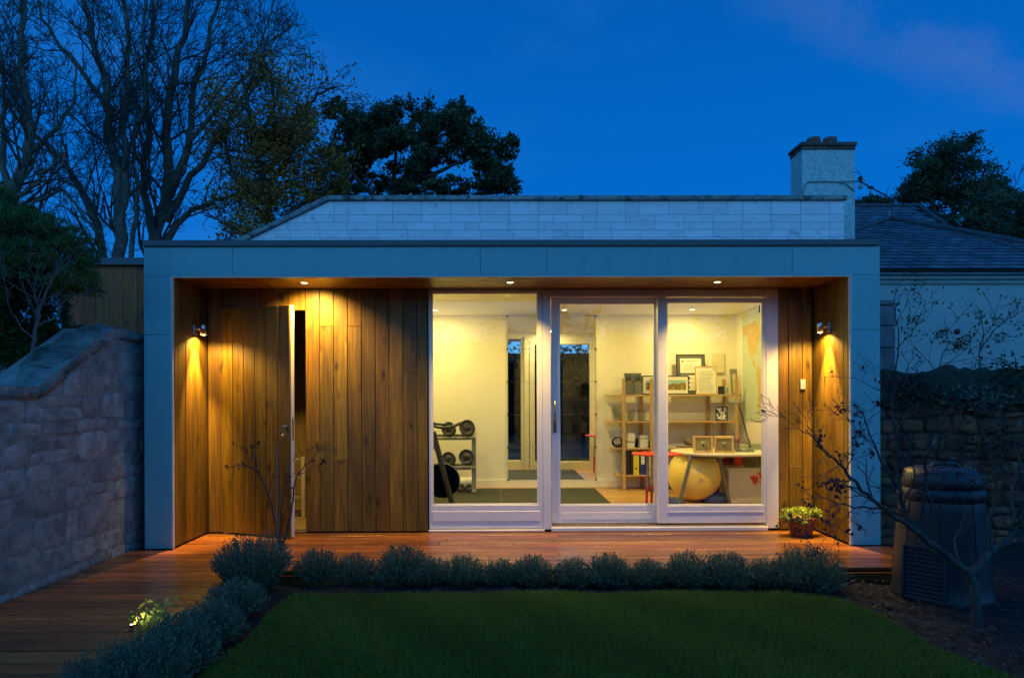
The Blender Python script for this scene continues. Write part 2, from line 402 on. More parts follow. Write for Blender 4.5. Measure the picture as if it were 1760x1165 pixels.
M['redsteel'] = pmat('red enamelled steel', (.52, .025, .018), (.45, .02, .015), rough=.25, coat=.4)
M['ball'] = pmat('golden vinyl', (.88, .66, .15), (.85, .66, .17), rough=.28, bump=.0002, bscale=20, coat=.25)
M['bluecloth'] = pmat('blue cloth', (.06, .10, .26), (.04, .07, .20), scale=(20, 20, 20), rough=.9, bump=.004, bscale=14)
M['fridge'] = pmat('off white enamel', (.60, .58, .50), (.57, .55, .47), rough=.4)
M['cardboard'] = pmat('brown card', (.24, .20, .10), (.20, .165, .08), rough=.85)
M['mapsea'] = pmat('printed map sea', (.50, .60, .50), (.53, .63, .53), scale=(9, 9, 9), rough=.45)
M['mapland'] = pmat('printed map land', (.58, .38, .13), (.62, .50, .24), scale=(16, 16, 16), rough=.45, c3=(.25, .20, .10), s3=60, t3=(.60, .63))
M['fabricgreen'] = pmat('sage cloth', (.20, .25, .14), (.15, .20, .10), scale=(20, 20, 20), rough=.9)
M['block'] = pmat('white painted block', (.82, .75, .80), (.74, .68, .74), scale=(5, 5, 9), rough=.7, bump=.003, bscale=26, rnd=.07, c3=(.36, .36, .40), s3=7, t3=(.60, .72))
M['mortar'] = pmat('painted mortar', (.40, .44, .50), (.50, .53, .58), scale=(12, 12, 12), rough=.9)
M['coping'] = pmat('weathered concrete coping', (.30, .31, .31), (.15, .16, .16), scale=(7, 7, 14), rough=.85, bump=.006, bscale=22, rnd=.12, c3=(.05, .055, .05), s3=6, t3=(.52, .64))
M['harl'] = pmat('harled render', (.52, .66, .66), (.34, .46, .47), scale=(26, 26, 26), detail=3, rough=.95, bump=.03, bscale=20)
M['capstone'] = pmat('chimney brick cap', (.15, .085, .06), (.07, .05, .045), scale=(14, 14, 14), rough=.9, bump=.01, bscale=18, rnd=.25)
M['terracotta'] = pmat('terracotta', (.20, .11, .085), (.14, .08, .065), scale=(12, 12, 12), rough=.8, bump=.003)
M['render'] = pmat('pale house render', (.38, .43, .43), (.33, .38, .385), scale=(1.4, 1.4, 1.2), rough=.9, bump=.003, bscale=26, c3=(.27, .31, .32), s3=1.2, t3=(.50, .70))
M['gutter'] = pmat('weathered gutter', (.30, .36, .34), (.20, .25, .24), scale=(6, 6, 20), rough=.6)
M['slate'] = pmat('wet roof slate', (.085, .095, .115), (.05, .056, .07), scale=(5, 5, 5), rough=.5, bump=.003, bscale=24, rnd=.42)
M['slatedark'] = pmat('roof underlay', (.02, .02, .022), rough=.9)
M['ridge'] = pmat('lead ridge', (.05, .054, .062), (.03, .033, .04), rough=.6)
M['stoneL'] = pmat('grey rubble stone', (.33, .33, .32), (.16, .165, .165), scale=(8, 8, 9), rough=.95, bump=.035, bscale=11, rnd=.22, c3=(.30, .285, .26), s3=5, t3=(.54, .75))
M['mortarL'] = pmat('old lime mortar', (.28, .28, .27), (.15, .152, .15), scale=(7, 7, 7), rough=1, bump=.04, bscale=12, world=True)
M['copeL'] = pmat('rough stone coping', (.21, .215, .21), (.09, .095, .09), scale=(7, 7, 7), rough=.95, bump=.04, bscale=13, rnd=.12, c3=(.04, .05, .035), s3=4, t3=(.52, .66))
M['stoneR'] = pmat('red brown rubble stone', (.24, .085, .04), (.11, .045, .025), scale=(7, 7, 8), rough=.95, bump=.022, bscale=14, rnd=.4, c3=(.20, .17, .15), s3=3, t3=(.58, .66))
M['mortarR'] = pmat('dark mortar', (.06, .045, .036), (.03, .025, .02), scale=(8, 8, 8), rough=1, bump=.03, bscale=14)
M['moss'] = pmat('moss', (.022, .026, .014), (.042, .045, .022), scale=(9, 9, 9), rough=1, bump=.05, bscale=22, c3=(.016, .02, .014), s3=5)
M['lichen'] = pmat('pale lichen', (.13, .15, .12), (.08, .09, .07), scale=(30, 30, 30), rough=1, bump=.01, bscale=60)
M['soil'] = pmat('damp soil', (.007, .0055, .0045), (.004, .0035, .003), scale=(14, 14, 14), rough=1, bump=.03, bscale=24, world=True)
M['chip'] = pmat('bark chips', (.05, .038, .03), (.015, .011, .009), scale=(30, 30, 30), rough=.9)
M['lawnbase'] = pmat('turf base', (.012, .022, .007), (.018, .03, .008), scale=(20, 20, 20), rough=1, world=True)
M['binblue'] = pmat('weathered black plastic bin', (.014, .016, .022), (.022, .025, .031), scale=(5, 5, 5), rough=.42, bump=.001, bscale=40)
M['bark'] = pmat('grey tree bark', (.16, .14, .11), (.075, .065, .055), scale=(9, 9, 2.5), rough=.95, bump=.03, bscale=(12, 12, 4))
M['twig'] = pmat('dark twigs', (.075, .06, .048), (.05, .042, .035), rough=.9)
M['maplebark'] = pmat('lichened maple bark', (.065, .062, .054), (.03, .028, .026), scale=(22, 22, 9), rough=.9, bump=.004, bscale=40)
M['redtwig'] = pmat('dark red twig', (.085, .035, .035), (.055, .025, .028), rough=.8)
M['deadtwig'] = pmat('bare grey twig', (.16, .135, .12), (.09, .075, .07), scale=(20, 20, 20), rough=.9)
M['plasticwhite'] = pmat('white plastic', (.78, .77, .74), rough=.35)
M['postblock'] = pmat('sandstone quoin', (.20, .18, .20), (.13, .12, .14), scale=(8, 8, 8), rough=.9, bump=.008, bscale=20, rnd=.12)
M['claypot'] = pmat('dark red glazed pot', (.17, .035, .022), (.12, .026, .018), scale=(8, 8, 8), rough=.5)
M['ceramic'] = pmat('brown white ceramic', (.45, .44, .41), rough=.2)
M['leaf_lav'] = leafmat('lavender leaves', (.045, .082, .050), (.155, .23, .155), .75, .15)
M['leaf_grass'] = leafmat('grass blades', (.060, .125, .018), (.16, .26, .04), .6, .3)
M['leaf_autumn'] = leafmat('autumn leaves', (.20, .075, .02), (.58, .24, .045), .7, .3)
M['leaf_oak'] = leafmat('evergreen oak leaves', (.030, .050, .022), (.10, .125, .05), .7, .25)
M['leaf_right'] = leafmat('willow leaves', (.030, .055, .026), (.10, .14, .07), .7, .3)
M['leaf_conifer'] = leafmat('conifer sprays', (.025, .060, .016), (.11, .17, .035), .8, .15)
M['leaf_dead'] = leafmat('dead conifer sprays', (.035, .014, .007), (.11, .042, .018), .9, .15)
M['leaf_red'] = leafmat('withered maple leaves', (.035, .014, .018), (.09, .035, .045), .8, .2)
M['leaf_rose'] = leafmat('rose leaves', (.03, .05, .02), (.08, .11, .04), .6, .25)
M['leaf_bright'] = leafmat('bright green leaves', (.18, .27, .04), (.48, .58, .12), .5, .35)
M['leaf_ivy'] = leafmat('wall plants', (.014, .024, .012), (.035, .05, .022), .8, .2)

# ------------------------------------------------------------------ ground
RK = .9156                                # uniform scale of the room layout about the camera point
FLZ = CAMZ*(1-RK)                         # room floor height that this scaling gives, a step above the deck
YF, YB, YR = 5.83, 6.5, 9.0            # front of the porch frame, porch back wall, room back wall
GZ = -0.10
XL, XR = -2.77, 3.01                     # inner faces of the porch
def ground_sheet():
    m = MB(); n = 64; vs = []; xs = [-220 + 440*i/n for i in range(n+1)]
    m.add([(-260, -160, GZ-.06), (260, -160, GZ-.06), (260, 420, GZ-.06), (-260, 420, GZ-.06)], [(0, 1, 2, 3)])
    o = m.build('ground', M['lawnbase'], kind='structure'); return o
ground_sheet()
def bumpy(name, poly_fn, x0, x1, y0, y1, nx, ny, z, amp, fr, mat, kind):
    vs = []; fs = []
    for j in range(ny+1):
        for i in range(nx+1):
            x = x0+(x1-x0)*i/nx; y = y0+(y1-y0)*j/ny
            vs.append((x, y, z + amp*noise.noise(Vector((x*fr, y*fr, 1.7))) + amp*.5*noise.noise(Vector((x*fr*2.7, y*fr*2.7, 5.1)))))
    keep = []
    for j in range(ny):
        for i in range(nx):
            xm = x0+(x1-x0)*(i+.5)/nx; ym = y0+(y1-y0)*(j+.5)/ny
            if poly_fn(xm, ym): a = j*(nx+1)+i; keep.append((a, a+1, a+nx+2, a+nx+1))
    m = MB(); m.add(vs, keep, True); return m.build(name, mat, kind=kind)
bumpy('soil_bed', lambda x, y: True, -2.0, 6.5, 1.2, 6.3, 150, 100, GZ, .022, 4, M['soil'], 'structure')
def lawn_right(y):      # right edge of the lawn
    return 2.22 + .10*max(0, 4.6-y) + .12*max(0, 3.6-y) + .03*math.sin(y*5) - max(0, y-4.45)*1.6
LX0 = -1.41; LY1 = 4.64
def in_lawn(x, y): return x > LX0 + .02*math.sin(y*7) and y < LY1 + .012*math.sin(x*6) + .008*math.sin(x*17) and x < lawn_right(y)
bumpy('lawn', in_lawn, -1.45, 3.2, .6, 4.7, 150, 130, -.075, .008, 3, M['lawnbase'], 'structure')
def make_grass():
    n = 210000
    y = 2.55 + (4.7-2.55)*NR.rand(n)**1.0; x = -1.45 + (2.9+1.45)*NR.rand(n)
    ok = (x > LX0 + .02*np.sin(y*7)) & (y < LY1 + .012*np.sin(x*6) + .008*np.sin(x*17) + .01*NR.randn(n))
    rr = 2.22 + .10*np.maximum(0, 4.6-y) + .12*np.maximum(0, 3.6-y) + .03*np.sin(y*5) - np.maximum(0, y-4.45)*1.6
    ok &= x < rr + .012*NR.randn(n)
    x = x[ok]; y = y[ok]; n = len(x)
    patch = .5+.25*np.sin(x*2.3+1)*np.sin(y*3.1+x)+.25*np.sin(x*7.1+y*5.3)
    h = (.028+.022*NR.rand(n))*(.8+.4*patch)
    a = NR.rand(n)*2*PI; w = .0016+.0014*NR.rand(n); lean = h*(.15+.5*NR.rand(n)); b = NR.rand(n)*2*PI
    z0 = np.full(n, -.085)
    dx, dy = np.cos(a)*w, np.sin(a)*w; lx, ly = np.cos(b)*lean, np.sin(b)*lean
    P = np.zeros((n, 5, 3))
    P[:, 0] = np.stack([x-dx, y-dy, z0], 1); P[:, 1] = np.stack([x+dx, y+dy, z0], 1)
    P[:, 2] = np.stack([x+lx*.35+dx*.8, y+ly*.35+dy*.8, z0+h*.6], 1)
    P[:, 3] = np.stack([x+lx, y+ly, z0+h], 1)
    P[:, 4] = np.stack([x+lx*.35-dx*.8, y+ly*.35-dy*.8, z0+h*.6], 1)
    tone = np.clip(patch*.5 + .5*NR.rand(n), 0, 1)
    o = npmesh('grass', P.reshape(-1, 3), 5, M['leaf_grass'], None, (0, 3.6, -.085), 'stuff', tone)
    tag(o, 'short mown green lawn in front of the lavender row', 'grass')
make_grass()
def chips():
    n = 2600; P = np.zeros((n, 4, 3))
    x = np.where(NR.rand(n) < .75, 1.9+NR.rand(n)*2.6, -1.9+NR.rand(n)*4.5); y = 3.3+NR.rand(n)*1.75
    rr = 2.22 + .10*np.maximum(0, 4.6-y) + .12*np.maximum(0, 3.6-y)- np.maximum(0, y-4.45)*1.6
    ok = (x > rr+.02) | ((y > LY1+.02) & (x > -1.4)); x = x[ok]; y = y[ok]; n = len(x); P = P[:n]
    a = NR.rand(n)*2*PI; l = .006+.016*NR.rand(n)**2; w = l*.5; t = (NR.rand(n)-.5)*.012
    c, s = np.cos(a), np.sin(a); z = GZ+.018+.008*NR.rand(n)
    for k, (p, q) in enumerate(((-1, -1), (1, -1), (1, 1), (-1, 1))):
        P[:, k] = np.stack([x+c*l*p-s*w*q, y+s*l*p+c*w*q, z+t*p+.003*q], 1)
    o = npmesh('bark_mulch', P.reshape(-1, 3), 4, M['chip'], None, (2.5, 4.5, GZ), 'stuff')
    tag(o, 'bark chips and leaf litter scattered on the dark soil bed', 'mulch')
chips()

# ------------------------------------------------------------------ deck
deck = empty('deck', (0, 5.8, 0)); deck['kind'] = 'structure'
PITCH = .1455; DX0 = -3.10; DPX = -1.78
def deckboard(x0, x1, y0, y1):
    box('deck_board', M['deck'], deck, x0, x1, y0, y1, -.028, R.uniform(-.0015, .0015), .003)
y = YB - .004; k = 0
while y > 2.4:
    y0 = y - PITCH + .006
    if y0 > 5.0:
        x1 = 3.32
        if y > YF+.02: xs0, x1 = (XL+.004, XR-.004)
        else: xs0 = DX0
        j = R.choice((None, R.uniform(-1.5, 2.3), R.uniform(-1.2, 1.8)))
        if j is None: deckboard(xs0, x1, y0, y)
        else: deckboard(xs0, j-.002, y0, y); deckboard(j+.002, x1, y0, y)
    else: deckboard(DX0, DPX + R.uniform(-.004, .004), y0, y)
    y -= PITCH; k += 1
m = MB(); m.box(DX0, XR+.3, 5.35, YB, -.16, -.032); m.box(DX0, 3.3, 5.06, 5.345, -.16, -.032); m.box(DX0, DPX-.03, 2.4, 5.055, -.16, -.032)
m.build('joist', M['dark'], deck)
box('fascia_board', M['deck'], deck, DPX+.01, 3.32, 5.012, 5.034, -.15, -.031, .003)
box('fascia_board', M['deck'], deck, DPX-.026, DPX-.006, 2.4, 5.010, -.15, -.031, .003)

# ------------------------------------------------------------------ the garden room
room = thing('garden_room', (0, YF, 0), 'flat roofed garden room with blue grey frame, timber clad porch and lit glazing', 'garden room')
ZS = 2.315                                # soffit height
ZT = 2.565                                # top of the fascia panels
FXL, FXR = at(248, 700, YF).x, at(1513, 700, YF).x
# fascia panels of the frame (front faces), joints recessed
g = .003
def panel(x0, x1, z0, z1, nm='fascia_panel'): return box(nm, M['fascia'], room, x0, x1, YF, YF+.012, z0, z1, .0012)
xj = [FXL, X(401, YF), X(827, YF), X(941, YF), X(1363, YF), FXR]
zl = Z(575, YF, 270); zr = Z(566, YF, 1490)
for i in range(5):
    x0, x1 = xj[i], xj[i+1]
    if i == 0: panel(x0, XL-.02, ZS+.001, ZT); panel(XL-.02+.0005, x1-g, ZS+.001, ZT)
    else: panel(x0, x1-(g if i < 4 else 0), ZS+.001, ZT)
panel(FXL, XL-.02, .0, zl-g); panel(FXL, XL-.02, zl, ZS)
panel(XR+.02, FXR, .0, zr-g); panel(XR+.02, FXR, zr, ZS)
m = MB(); m.box(XL-.02, XL-.004, YF-.002, YF+.03, .001, ZS-.001); m.box(XR+.004, XR+.02, YF-.002, YF+.03, .001, ZS-.001); m.box(XL-.004, XR+.004, YF-.002, YF+.03, ZS-.012, ZS-.0005)
m.build('edge_trim', M['fasciaedge'], room)
m = MB(); m.box(FXL+.01, XL-.02, YF+.013, YB+.1, 0, ZS-.02); m.box(XR+.03, FXR-.01, YF+.013, YB+.1, 0, ZS-.02); m.box(FXL+.01, FXR-.01, YF+.013, YB+.1, ZS+.02, ZT-.01)
m.build('frame_core', M['dark'], room)
m = MB(); m.box(FXL, FXL+.012, YF+.0125, YB+3.4, 0, ZT-.003); m.box(FXR-.012, FXR, YF+.0125, YB+.4, 0, ZT-.003); m.build('side_panel', M['fascia'], room)
m = MB(); m.box(FXL-.002, FXR-.012, YF-.022, YF+.06, ZT, ZT+.052, .004); m.box(FXL, FXR-.02, YF+.06, 10.04, ZT+.005, ZT+.035)
m.build('roof_flashing', M['flash'], room)
# soffit boards run left to right
y = YF+.032; 
while y < YB-.01:
    y1 = min(y+.118, YB-.002); box('soffit_board', M['soffit'], room, XL, XR, y, y1-.003, ZS, ZS+.016, .002); y = y1
# cladding boards
def vboard(x0, x1, z0, z1, y=YB, mat='clad', parent=room):
    d = R.uniform(-.0015, .0015)
    return box('board', M[mat], parent, x0, x1-.0045, y+d, y+.018, z0, z1, .003)
def column(x0, x1, z0=.012, z1=ZS-.002, join=None):
    if join: vboard(x0, x1, z0, join-.0015); vboard(x0, x1, join, z1)
    else: vboard(x0, x1, z0, z1)
px = [525.6, 550, 574, 598, 622, 646, 669, 693, 717, 735]
joins = [None, Z(560, YB), Z(790, YB), Z(560, YB), None, Z(790, YB), None, Z(640, YB), Z(790, YB)]
DOORT = Z(534, YB, 510)
for i in range(len(px)-1): column(X(px[i], YB), X(px[i+1], YB), join=joins[i])
pxl = [359, 383]; column(XL+.012, X(383, YB))
hp = [383, 404, 427, 450, 473, 497, 525.6]
for i in range(len(hp)-1): vboard(X(hp[i], YB), X(hp[i+1], YB), DOORT+.004, ZS-.002)
pr = [1339, 1356, 1380, 1404.5]
for i in range(3): column(X(pr[i], YB), min(X(pr[i+1], YB), XR-.012), join=[None, Z(800, YB, 1360), None][i])
yy = [YF+.031, YF+.10, YF+.235, YF+.37, YF+.505, YB+.018]
for i in range(5):
    for sx, x in ((1, XL), (-1, XR)):
        d = R.uniform(-.0015, .0015)
        m = MB(); m.box(min(x+d, x-sx*.018), max(x+d, x-sx*.018), yy[i], yy[i+1]-.0045, .012, ZS-.002, .0022); m.build('board', M['clad'], room)
m = MB(); m.box(XL-.04, X(525.6, YB), YB+.020, YB+.06, DOORT+.01, ZS+.02); m.box(XL-.04, X(383, YB)-.002, YB+.020, YB+.10, 0, DOORT+.01)
m.box(X(525.6, YB)+.003, X(736, YB)-.004, YB+.020, YB+.10, 0, ZS+.02); m.box(X(1339, YB)+.004, XR+.04, YB+.020, YB+.10, 0, ZS+.02)
m.box(XL+.0, X(383, YB), YB+.1, YB+.12, 0, 2.484)
m.build('wall_core', M['dark'], room)
box('door_threshold', M['steel'], room, X(383, YB)+.002, X(525.6, YB)-.002, YB+.002, YB+.07, .0, .022, .002)
# interior shell: main room and the little store behind the door
RX0, RX1, RZ = -1.20, 3.14, FLZ+2.484*RK
m = MB(); m.box(RX0, RX1, YR, YR+.12, 0, RZ); m.build('back_wall', M['plaster'], room)
box('right_wall', M['plaster'], room, RX1, RX1+.12, YB+.11, YR+.12, 0, RZ)
box('partition_wall', M['plaster'], room, RX0-.1, RX0, YB+.11, YR, 0, RZ)
m = MB(); m.box(RX0, X(737, YB)-.01, YB+.102, YB+.115, 0, RZ); m.box(X(1339, YB)+.01, RX1, YB+.102, YB+.115, 0, RZ); m.box(X(737, YB)-.01, X(1339, YB)+.01, YB+.102, YB+.115, ZS-.03, RZ)
m.build('front_wall_lining', M['plaster'], room)
box('ceiling', M['ceil'], room, RX0-.1, RX1+.12, YB+.11, YR+.12, RZ, RZ+.04)
m = MB(); m.box(FXL+.02, RX0-.101, YB+2.1, YB+2.2, 0, RZ); m.box(FXL+.014, FXL+.03, YB+.12, YB+2.1, 0, RZ); m.box(FXL+.02, RX0-.101, YB+.12, YB+2.1, RZ, RZ+.04)
m.build('store_lining', M['osb'], room)
box('floor_edge', M['ifloor'], room, RX0, RX1, YB+.10, YB+.117, .0, FLZ-.001)
box('store_floor', M['osb'], room, FXL+.02, RX0-.101, YB+.07, YB+2.1, -.02, .002)
ftop = FLZ
x = RX0; 
yk = YB+.118
while yk < YR-.01:
    y1 = min(yk+.118, YR); cuts = sorted([RX0, RX1, R.uniform(-.6, .9), R.uniform(1.3, 2.8)])
    for a, b in zip(cuts[:-1], cuts[1:]): box('floor_board', M['ifloor'], room, a+.0008, b-.0008, yk, y1-.0012, ftop-.02, ftop+R.uniform(-.0003, .0003), .001)
    yk = y1
m = MB(); m.box(RX0+.001, RX1-.016, YR-.016, YR-.0005, FLZ+.001, FLZ+.11, .004); m.box(RX1-.016, RX1-.0005, YB+.12, YR-.001, FLZ+.001, FLZ+.11, .004); m.box(RX0+.0005, RX0+.016, YB+.12, YR-.017, FLZ+.001, FLZ+.11, .004)
m.build('skirting_board', M['plaster'], room)

# ---- glazing
def leaf(name, x0, x1, z0, z1, yf, dep, l, r, b, t, beadw=.010):
    e = empty(name, ((x0+x1)/2, yf+dep/2, z0), room)
    m = MB(); m.box(x0, x0+l, yf, yf+dep, z0, z1, .003); m.box(x1-r, x1, yf, yf+dep, z0, z1, .003)
    m.box(x0+l, x1-r, yf+.002, yf+dep-.002, z0, z0+b, .003); m.box(x0+l, x1-r, yf+.002, yf+dep-.002, z1-t, z1, .003)
    m.build('frame', M['frame'], e)
    gx0, gx1, gz0, gz1 = x0+l, x1-r, z0+b, z1-t; q = beadw
    m = MB()
    for ya, yb in ((yf+.014, yf+.024), (yf+dep-.024, yf+dep-.014)):
        m.box(gx0+.0005, gx0+q, ya, yb, gz0+.0005, gz1-.0005, .002); m.box(gx1-q, gx1-.0005, ya, yb, gz0+.0005, gz1-.0005, .002)
        m.box(gx0+q, gx1-q, ya, yb, gz0+.0005, gz0+q, .002); m.box(gx0+q, gx1-q, ya, yb, gz1-q, gz1-.0005, .002)
    m.build('glazing_bead', M['frame'], e)
    box('pane', M['glass'], e, gx0+.002, gx1-.002, yf+dep/2-.002, yf+dep/2+.002, gz0+.002, gz1-.002)
    return e
YW = YB+.012
# fixed light on the left
fx0, fx1 = X(737, YW), X(933, YW)
e1 = leaf('fixed_window', fx0, fx1, Z(908, YW, 830), Z(497, YW, 830), YW, .075, X(742, YW)-fx0, fx1-X(925, YW), Z(868, YW, 830)-Z(908, YW, 830), Z(497, YW, 830)-Z(502, YW, 830))
MBx = MB(); MBx.box(fx0+.03, fx1-.03, YW-.006, YW+.0005, Z(895, YW), Z(878, YW), .003); MBx.build('moulding', M['frame'], e1)
box('sill', M['frame'], room, fx0-.004, fx1+.012, YW-.03, YW+.08, .004, Z(909, YW, 830)-.002, .004)
# outer frame of the sliding set
YM = YW+.075
sx0, sx1 = fx1+.002, X(1338, YW)
m = MB(); m.box(sx0, X(947, YW), YW-.004, YW+.14, .02, ZS-.004, .003); m.box(X(1317, YW)+.002, sx1, YW-.004, YW+.14, .02, ZS-.004, .003)
m.box(X(947, YW), X(1317, YW)+.002, YW+.0, YW+.14, Z(510, YW, 1130), ZS-.004, .003)
m.build('door_frame', M['frame'], room)
m = MB(); m.box(X(947, YW), X(1317, YW)+.002, YW-.03, YW+.145, .004, Z(905, YW, 1130), .003); m.build('sill', M['frame'], room)
m = MB(); m.box(X(947, YW), X(1317, YW), YW+.02, YW+.03, Z(905, YW, 1130), Z(905, YW, 1130)+.012); m.box(X(947, YW), X(1317, YW), YM+.03, YM+.04, Z(905, YW, 1130), Z(905, YW, 1130)+.012); m.build('track', M['steel'], room)
# sliding leaf in the middle, behind the right-hand leaf
mz0, mz1 = Z(898, YM, 1040), Z(512.5, YM, 1040)
e2 = leaf('sliding_door', X(948, YM), X(1146, YM), mz0, mz1, YM, .06, X(961.5, YM)-X(948, YM), X(1146, YM)-X(1127, YM), Z(868, YM, 1040)-mz0, mz1-Z(520, YM, 1040))
yh = YM
def handle(par, x):
    zz0, zz1 = Z(744, YM, 950), Z(688, YM, 950)
    m = MB(); m.tube([(x, yh-.001, zz0+.10), (x, yh-.032, zz0+.11), (x, yh-.036, zz0+.2), (x, yh-.034, zz1-.01), (x, yh-.001, zz1)], [.007, .0075, .008, .007, .006], 10)
    m.box(x-.016, x+.016, yh-.006, yh+.0, zz0, zz0+.13, .003); m.tube([(x, yh-.004, zz0+.03), (x, yh-.016, zz0+.03)], .011, 12)
    m.build('handle', M['brass'], par)
handle(e2, X(953.5, YM))
MBx = MB(); MBx.box(X(965, YM), X(1124, YM), YM-.004, YM+.001, Z(892, YM, 1040), Z(880, YM, 1040), .003); MBx.build('moulding', M['frame'], e2)
rz0, rz1 = Z(898.5, YW, 1230), Z(511.5, YW, 1230)
YQ = YW+.006
e3 = leaf('sliding_door', X(1131, YQ), X(1317, YQ), rz0, rz1, YQ, .062, X(1147, YQ)-X(1131, YQ), X(1317, YQ)-X(1315.5, YQ)+.012, Z(868.5, YQ, 1230)-rz0, rz1-Z(518, YQ, 1230))
MBx = MB(); MBx.box(X(1147, YQ), X(1315, YQ)-.02, YQ-.004, YQ+.001, Z(880.5, YQ, 1230), Z(878.5, YQ, 1230), .001); MBx.build('moulding', M['frame'], e3)
MBx = MB(); MBx.box(X(1309, YQ), X(1311.5, YQ), YQ+.064, YQ+.07, Z(536, YQ, 1310), Z(522, YQ, 1310), .001); MBx.build('blue_tab', M['blue'], e3)

# ---- the timber door, ajar
hx = X(383, YB)+.004; DL = .782; DH = Z(525, 6.22, 500)-.012
dr = empty('door', (0, 0, 0), None)
n = 6; w = DL/n
for i in range(n):
    b = box('board', M['clad'], dr, i*w, (i+1)*w-.0045, -.018+R.uniform(-.001, .001), 0, 0, DH, .0022)
box('core', M['framewood'], dr, .002, DL, .0012, .046, .0, DH, .002)
m = MB(); m.box(DL, DL+.0015, .012, .034, DH*.42, DH*.42+.20); m.build('lock_plate', M['steel'], dr)
m = MB(); m.tube([(DL-.05, -.018, DH*.475), (DL-.05, -.028, DH*.475)], .022, 14); m.tube([(DL-.05, -.028, DH*.475), (DL-.05, -.036, DH*.475)], .011, 10)
m.box(DL-.053, DL-.047, -.05, -.034, DH*.475-.012, DH*.475+.012, .001)
m.tube([(DL-.05, -.045, DH*.475-.012), (DL-.053, -.044, DH*.475-.07)], .003, 6); m.box(DL-.068, DL-.040, -.047, -.043, DH*.475-.105, DH*.475-.068, .001)
m.build('lock', M['steel'], dr)
dr.parent = room; dr.location = Vector((hx, YB+.002, .016)) - W0(room)
a = math.atan2(6.215-YB, X(500, 6.215)-hx)
dr.rotation_euler = (0, 0, a)

# ------------------------------------------------------------------ lamps on the building
WARM = (1.0, .62, .12); WARMROOM = (1.0, .77, .225)
def spot(parent, name, loc, direction, power, size, blend, col=WARM, radius=.012):
    ld = bpy.data.lights.new(name, 'SPOT'); ld.energy = power; ld.color = col; ld.spot_size = rad(size); ld.spot_blend = blend; ld.shadow_soft_size = radius
    o = bpy.data.objects.new(name, ld); COL.objects.link(o); o.parent = parent; o.location = Vector(loc)-W0(parent)
    o.rotation_euler = Vector(direction).to_track_quat('-Z', 'Y').to_euler(); return o
E_SPOT = emis('lit soffit lamp', (1.0, .82, .45), 9.0)
E_ROOM = emis('lit ceiling lamp', (1.0, .88, .55), 9.0)
for i, (qx, lab) in enumerate(((523, 'lit round downlight in the soffit above the open timber door'), (877, 'lit round downlight in the soffit above the fixed window'), (1233, 'lit round downlight in the soffit above the right sliding door'))):
    yl = 6.15; p = at(qx, 485, yl)
    t = thing('porch_downlight', (p.x, yl, ZS), lab, 'downlight', 'downlights in the porch soffit')
    m = MB(); m.lathe([(.028, -.004), (.043, -.005), (.046, -.001), (.046, -.0001)], (p.x, yl, ZS), 24); m.build('rim', M['brass'], t)
    m = MB(); m.lathe([(0, -.0055), (.026, -.0052), (.027, -.0005)], (p.x, yl, ZS), 24); m.build('lamp', E_SPOT, t)
    spot(t, 'light', (p.x, yl, ZS-.02), (0, .55 if i == 0 else .15, -1), [185, 175, 160][i], 128 if i == 0 else 108, 1.0, radius=.02)
def wall_light(x, sx, ypos, zc, lab):
    t = thing('wall_light', (x, ypos, zc), lab, 'wall light', 'cylindrical wall lights in the porch')
    m = MB(); m.box(x, x+sx*.012, ypos-.032, ypos+.032, zc-.045, zc+.045, .002); m.build('back_plate', M['steel'], t)
    m = MB(); m.tube([(x+sx*.012, ypos, zc+.01), (x+sx*.05, ypos, zc+.01)], .011, 10); m.build('arm', M['steel'], t)
    c = (x+sx*.078, ypos, zc)
    m = MB(); m.lathe([(.026, -.045), (.028, -.045), (.028, .042), (.025, .046), (0, .046)], c, 24, cap=False); m.lathe([(.0255, -.045), (.0255, -.029)], c, 24, cap=False); m.build('shade', M['steel'], t)
    m = MB(); m.lathe([(0, -.030), (.0245, -.030)], c, 20, cap=False); m.build('lamp', E_SPOT, t)
    spot(t, 'light', (c[0], c[1], zc-.036), (-sx*.13, 0, -1), 420, 52, .8, radius=.012)
    spot(t, 'glow', (c[0], c[1], zc-.034), (0, .10, -1), 60, 156, .6, radius=.012)
wall_light(XL+.0, 1, 6.24, at(0, 568, 6.24).z, 'small steel cylinder wall light beside the open timber door')
wall_light(XR-.0, -1, 6.20, at(1413, 563, 6.20).z, 'small steel cylinder wall light on the right porch wall')
for yl, py in ((9.26*RK, 533), (7.6*RK, 0)):
    for qx in (748, 970, 1190):
        x = at(qx, 533, 9.26*RK).x
        place = {748: 'left', 970: 'middle', 1190: 'right'}[qx]
        depth = 'nearer the back wall' if yl > 8 else 'nearer the glass'
        t = thing('ceiling_downlight', (x, yl, RZ), 'lit round room ceiling downlight, %s one of the row %s' % (place, depth), 'downlight', 'downlights in the room ceiling')
        m = MB(); m.lathe([(.030, -.004), (.044, -.005), (.047, -.0002)], (x, yl, RZ), 20); m.build('rim', M['white'], t)
        m = MB(); m.lathe([(0, -.0055), (.029, -.005), (.030, -.001)], (x, yl, RZ), 20); m.build('lamp', E_ROOM, t)
        ld = bpy.data.lights.new('light', 'AREA'); ld.shape = 'DISK'; ld.size = .07; ld.energy = 15.5; ld.color = WARMROOM; ld.spread = rad(180)
        o = bpy.data.objects.new('light', ld); COL.objects.link(o); o.parent = t; o.location = (0, 0, -.012)
t = thing('wall_switch', (X(1379, YB), YB, Z(669, YB, 1379)), 'small white rectangular switch box on the right timber wall', 'switch')
q = X(1379, YB); z0, z1 = Z(669, YB, 1379), Z(652, YB, 1379)
box('housing', M['plasticwhite'], t, q-.023, q+.023, YB-.022, YB-.002, z0, z1, .003)
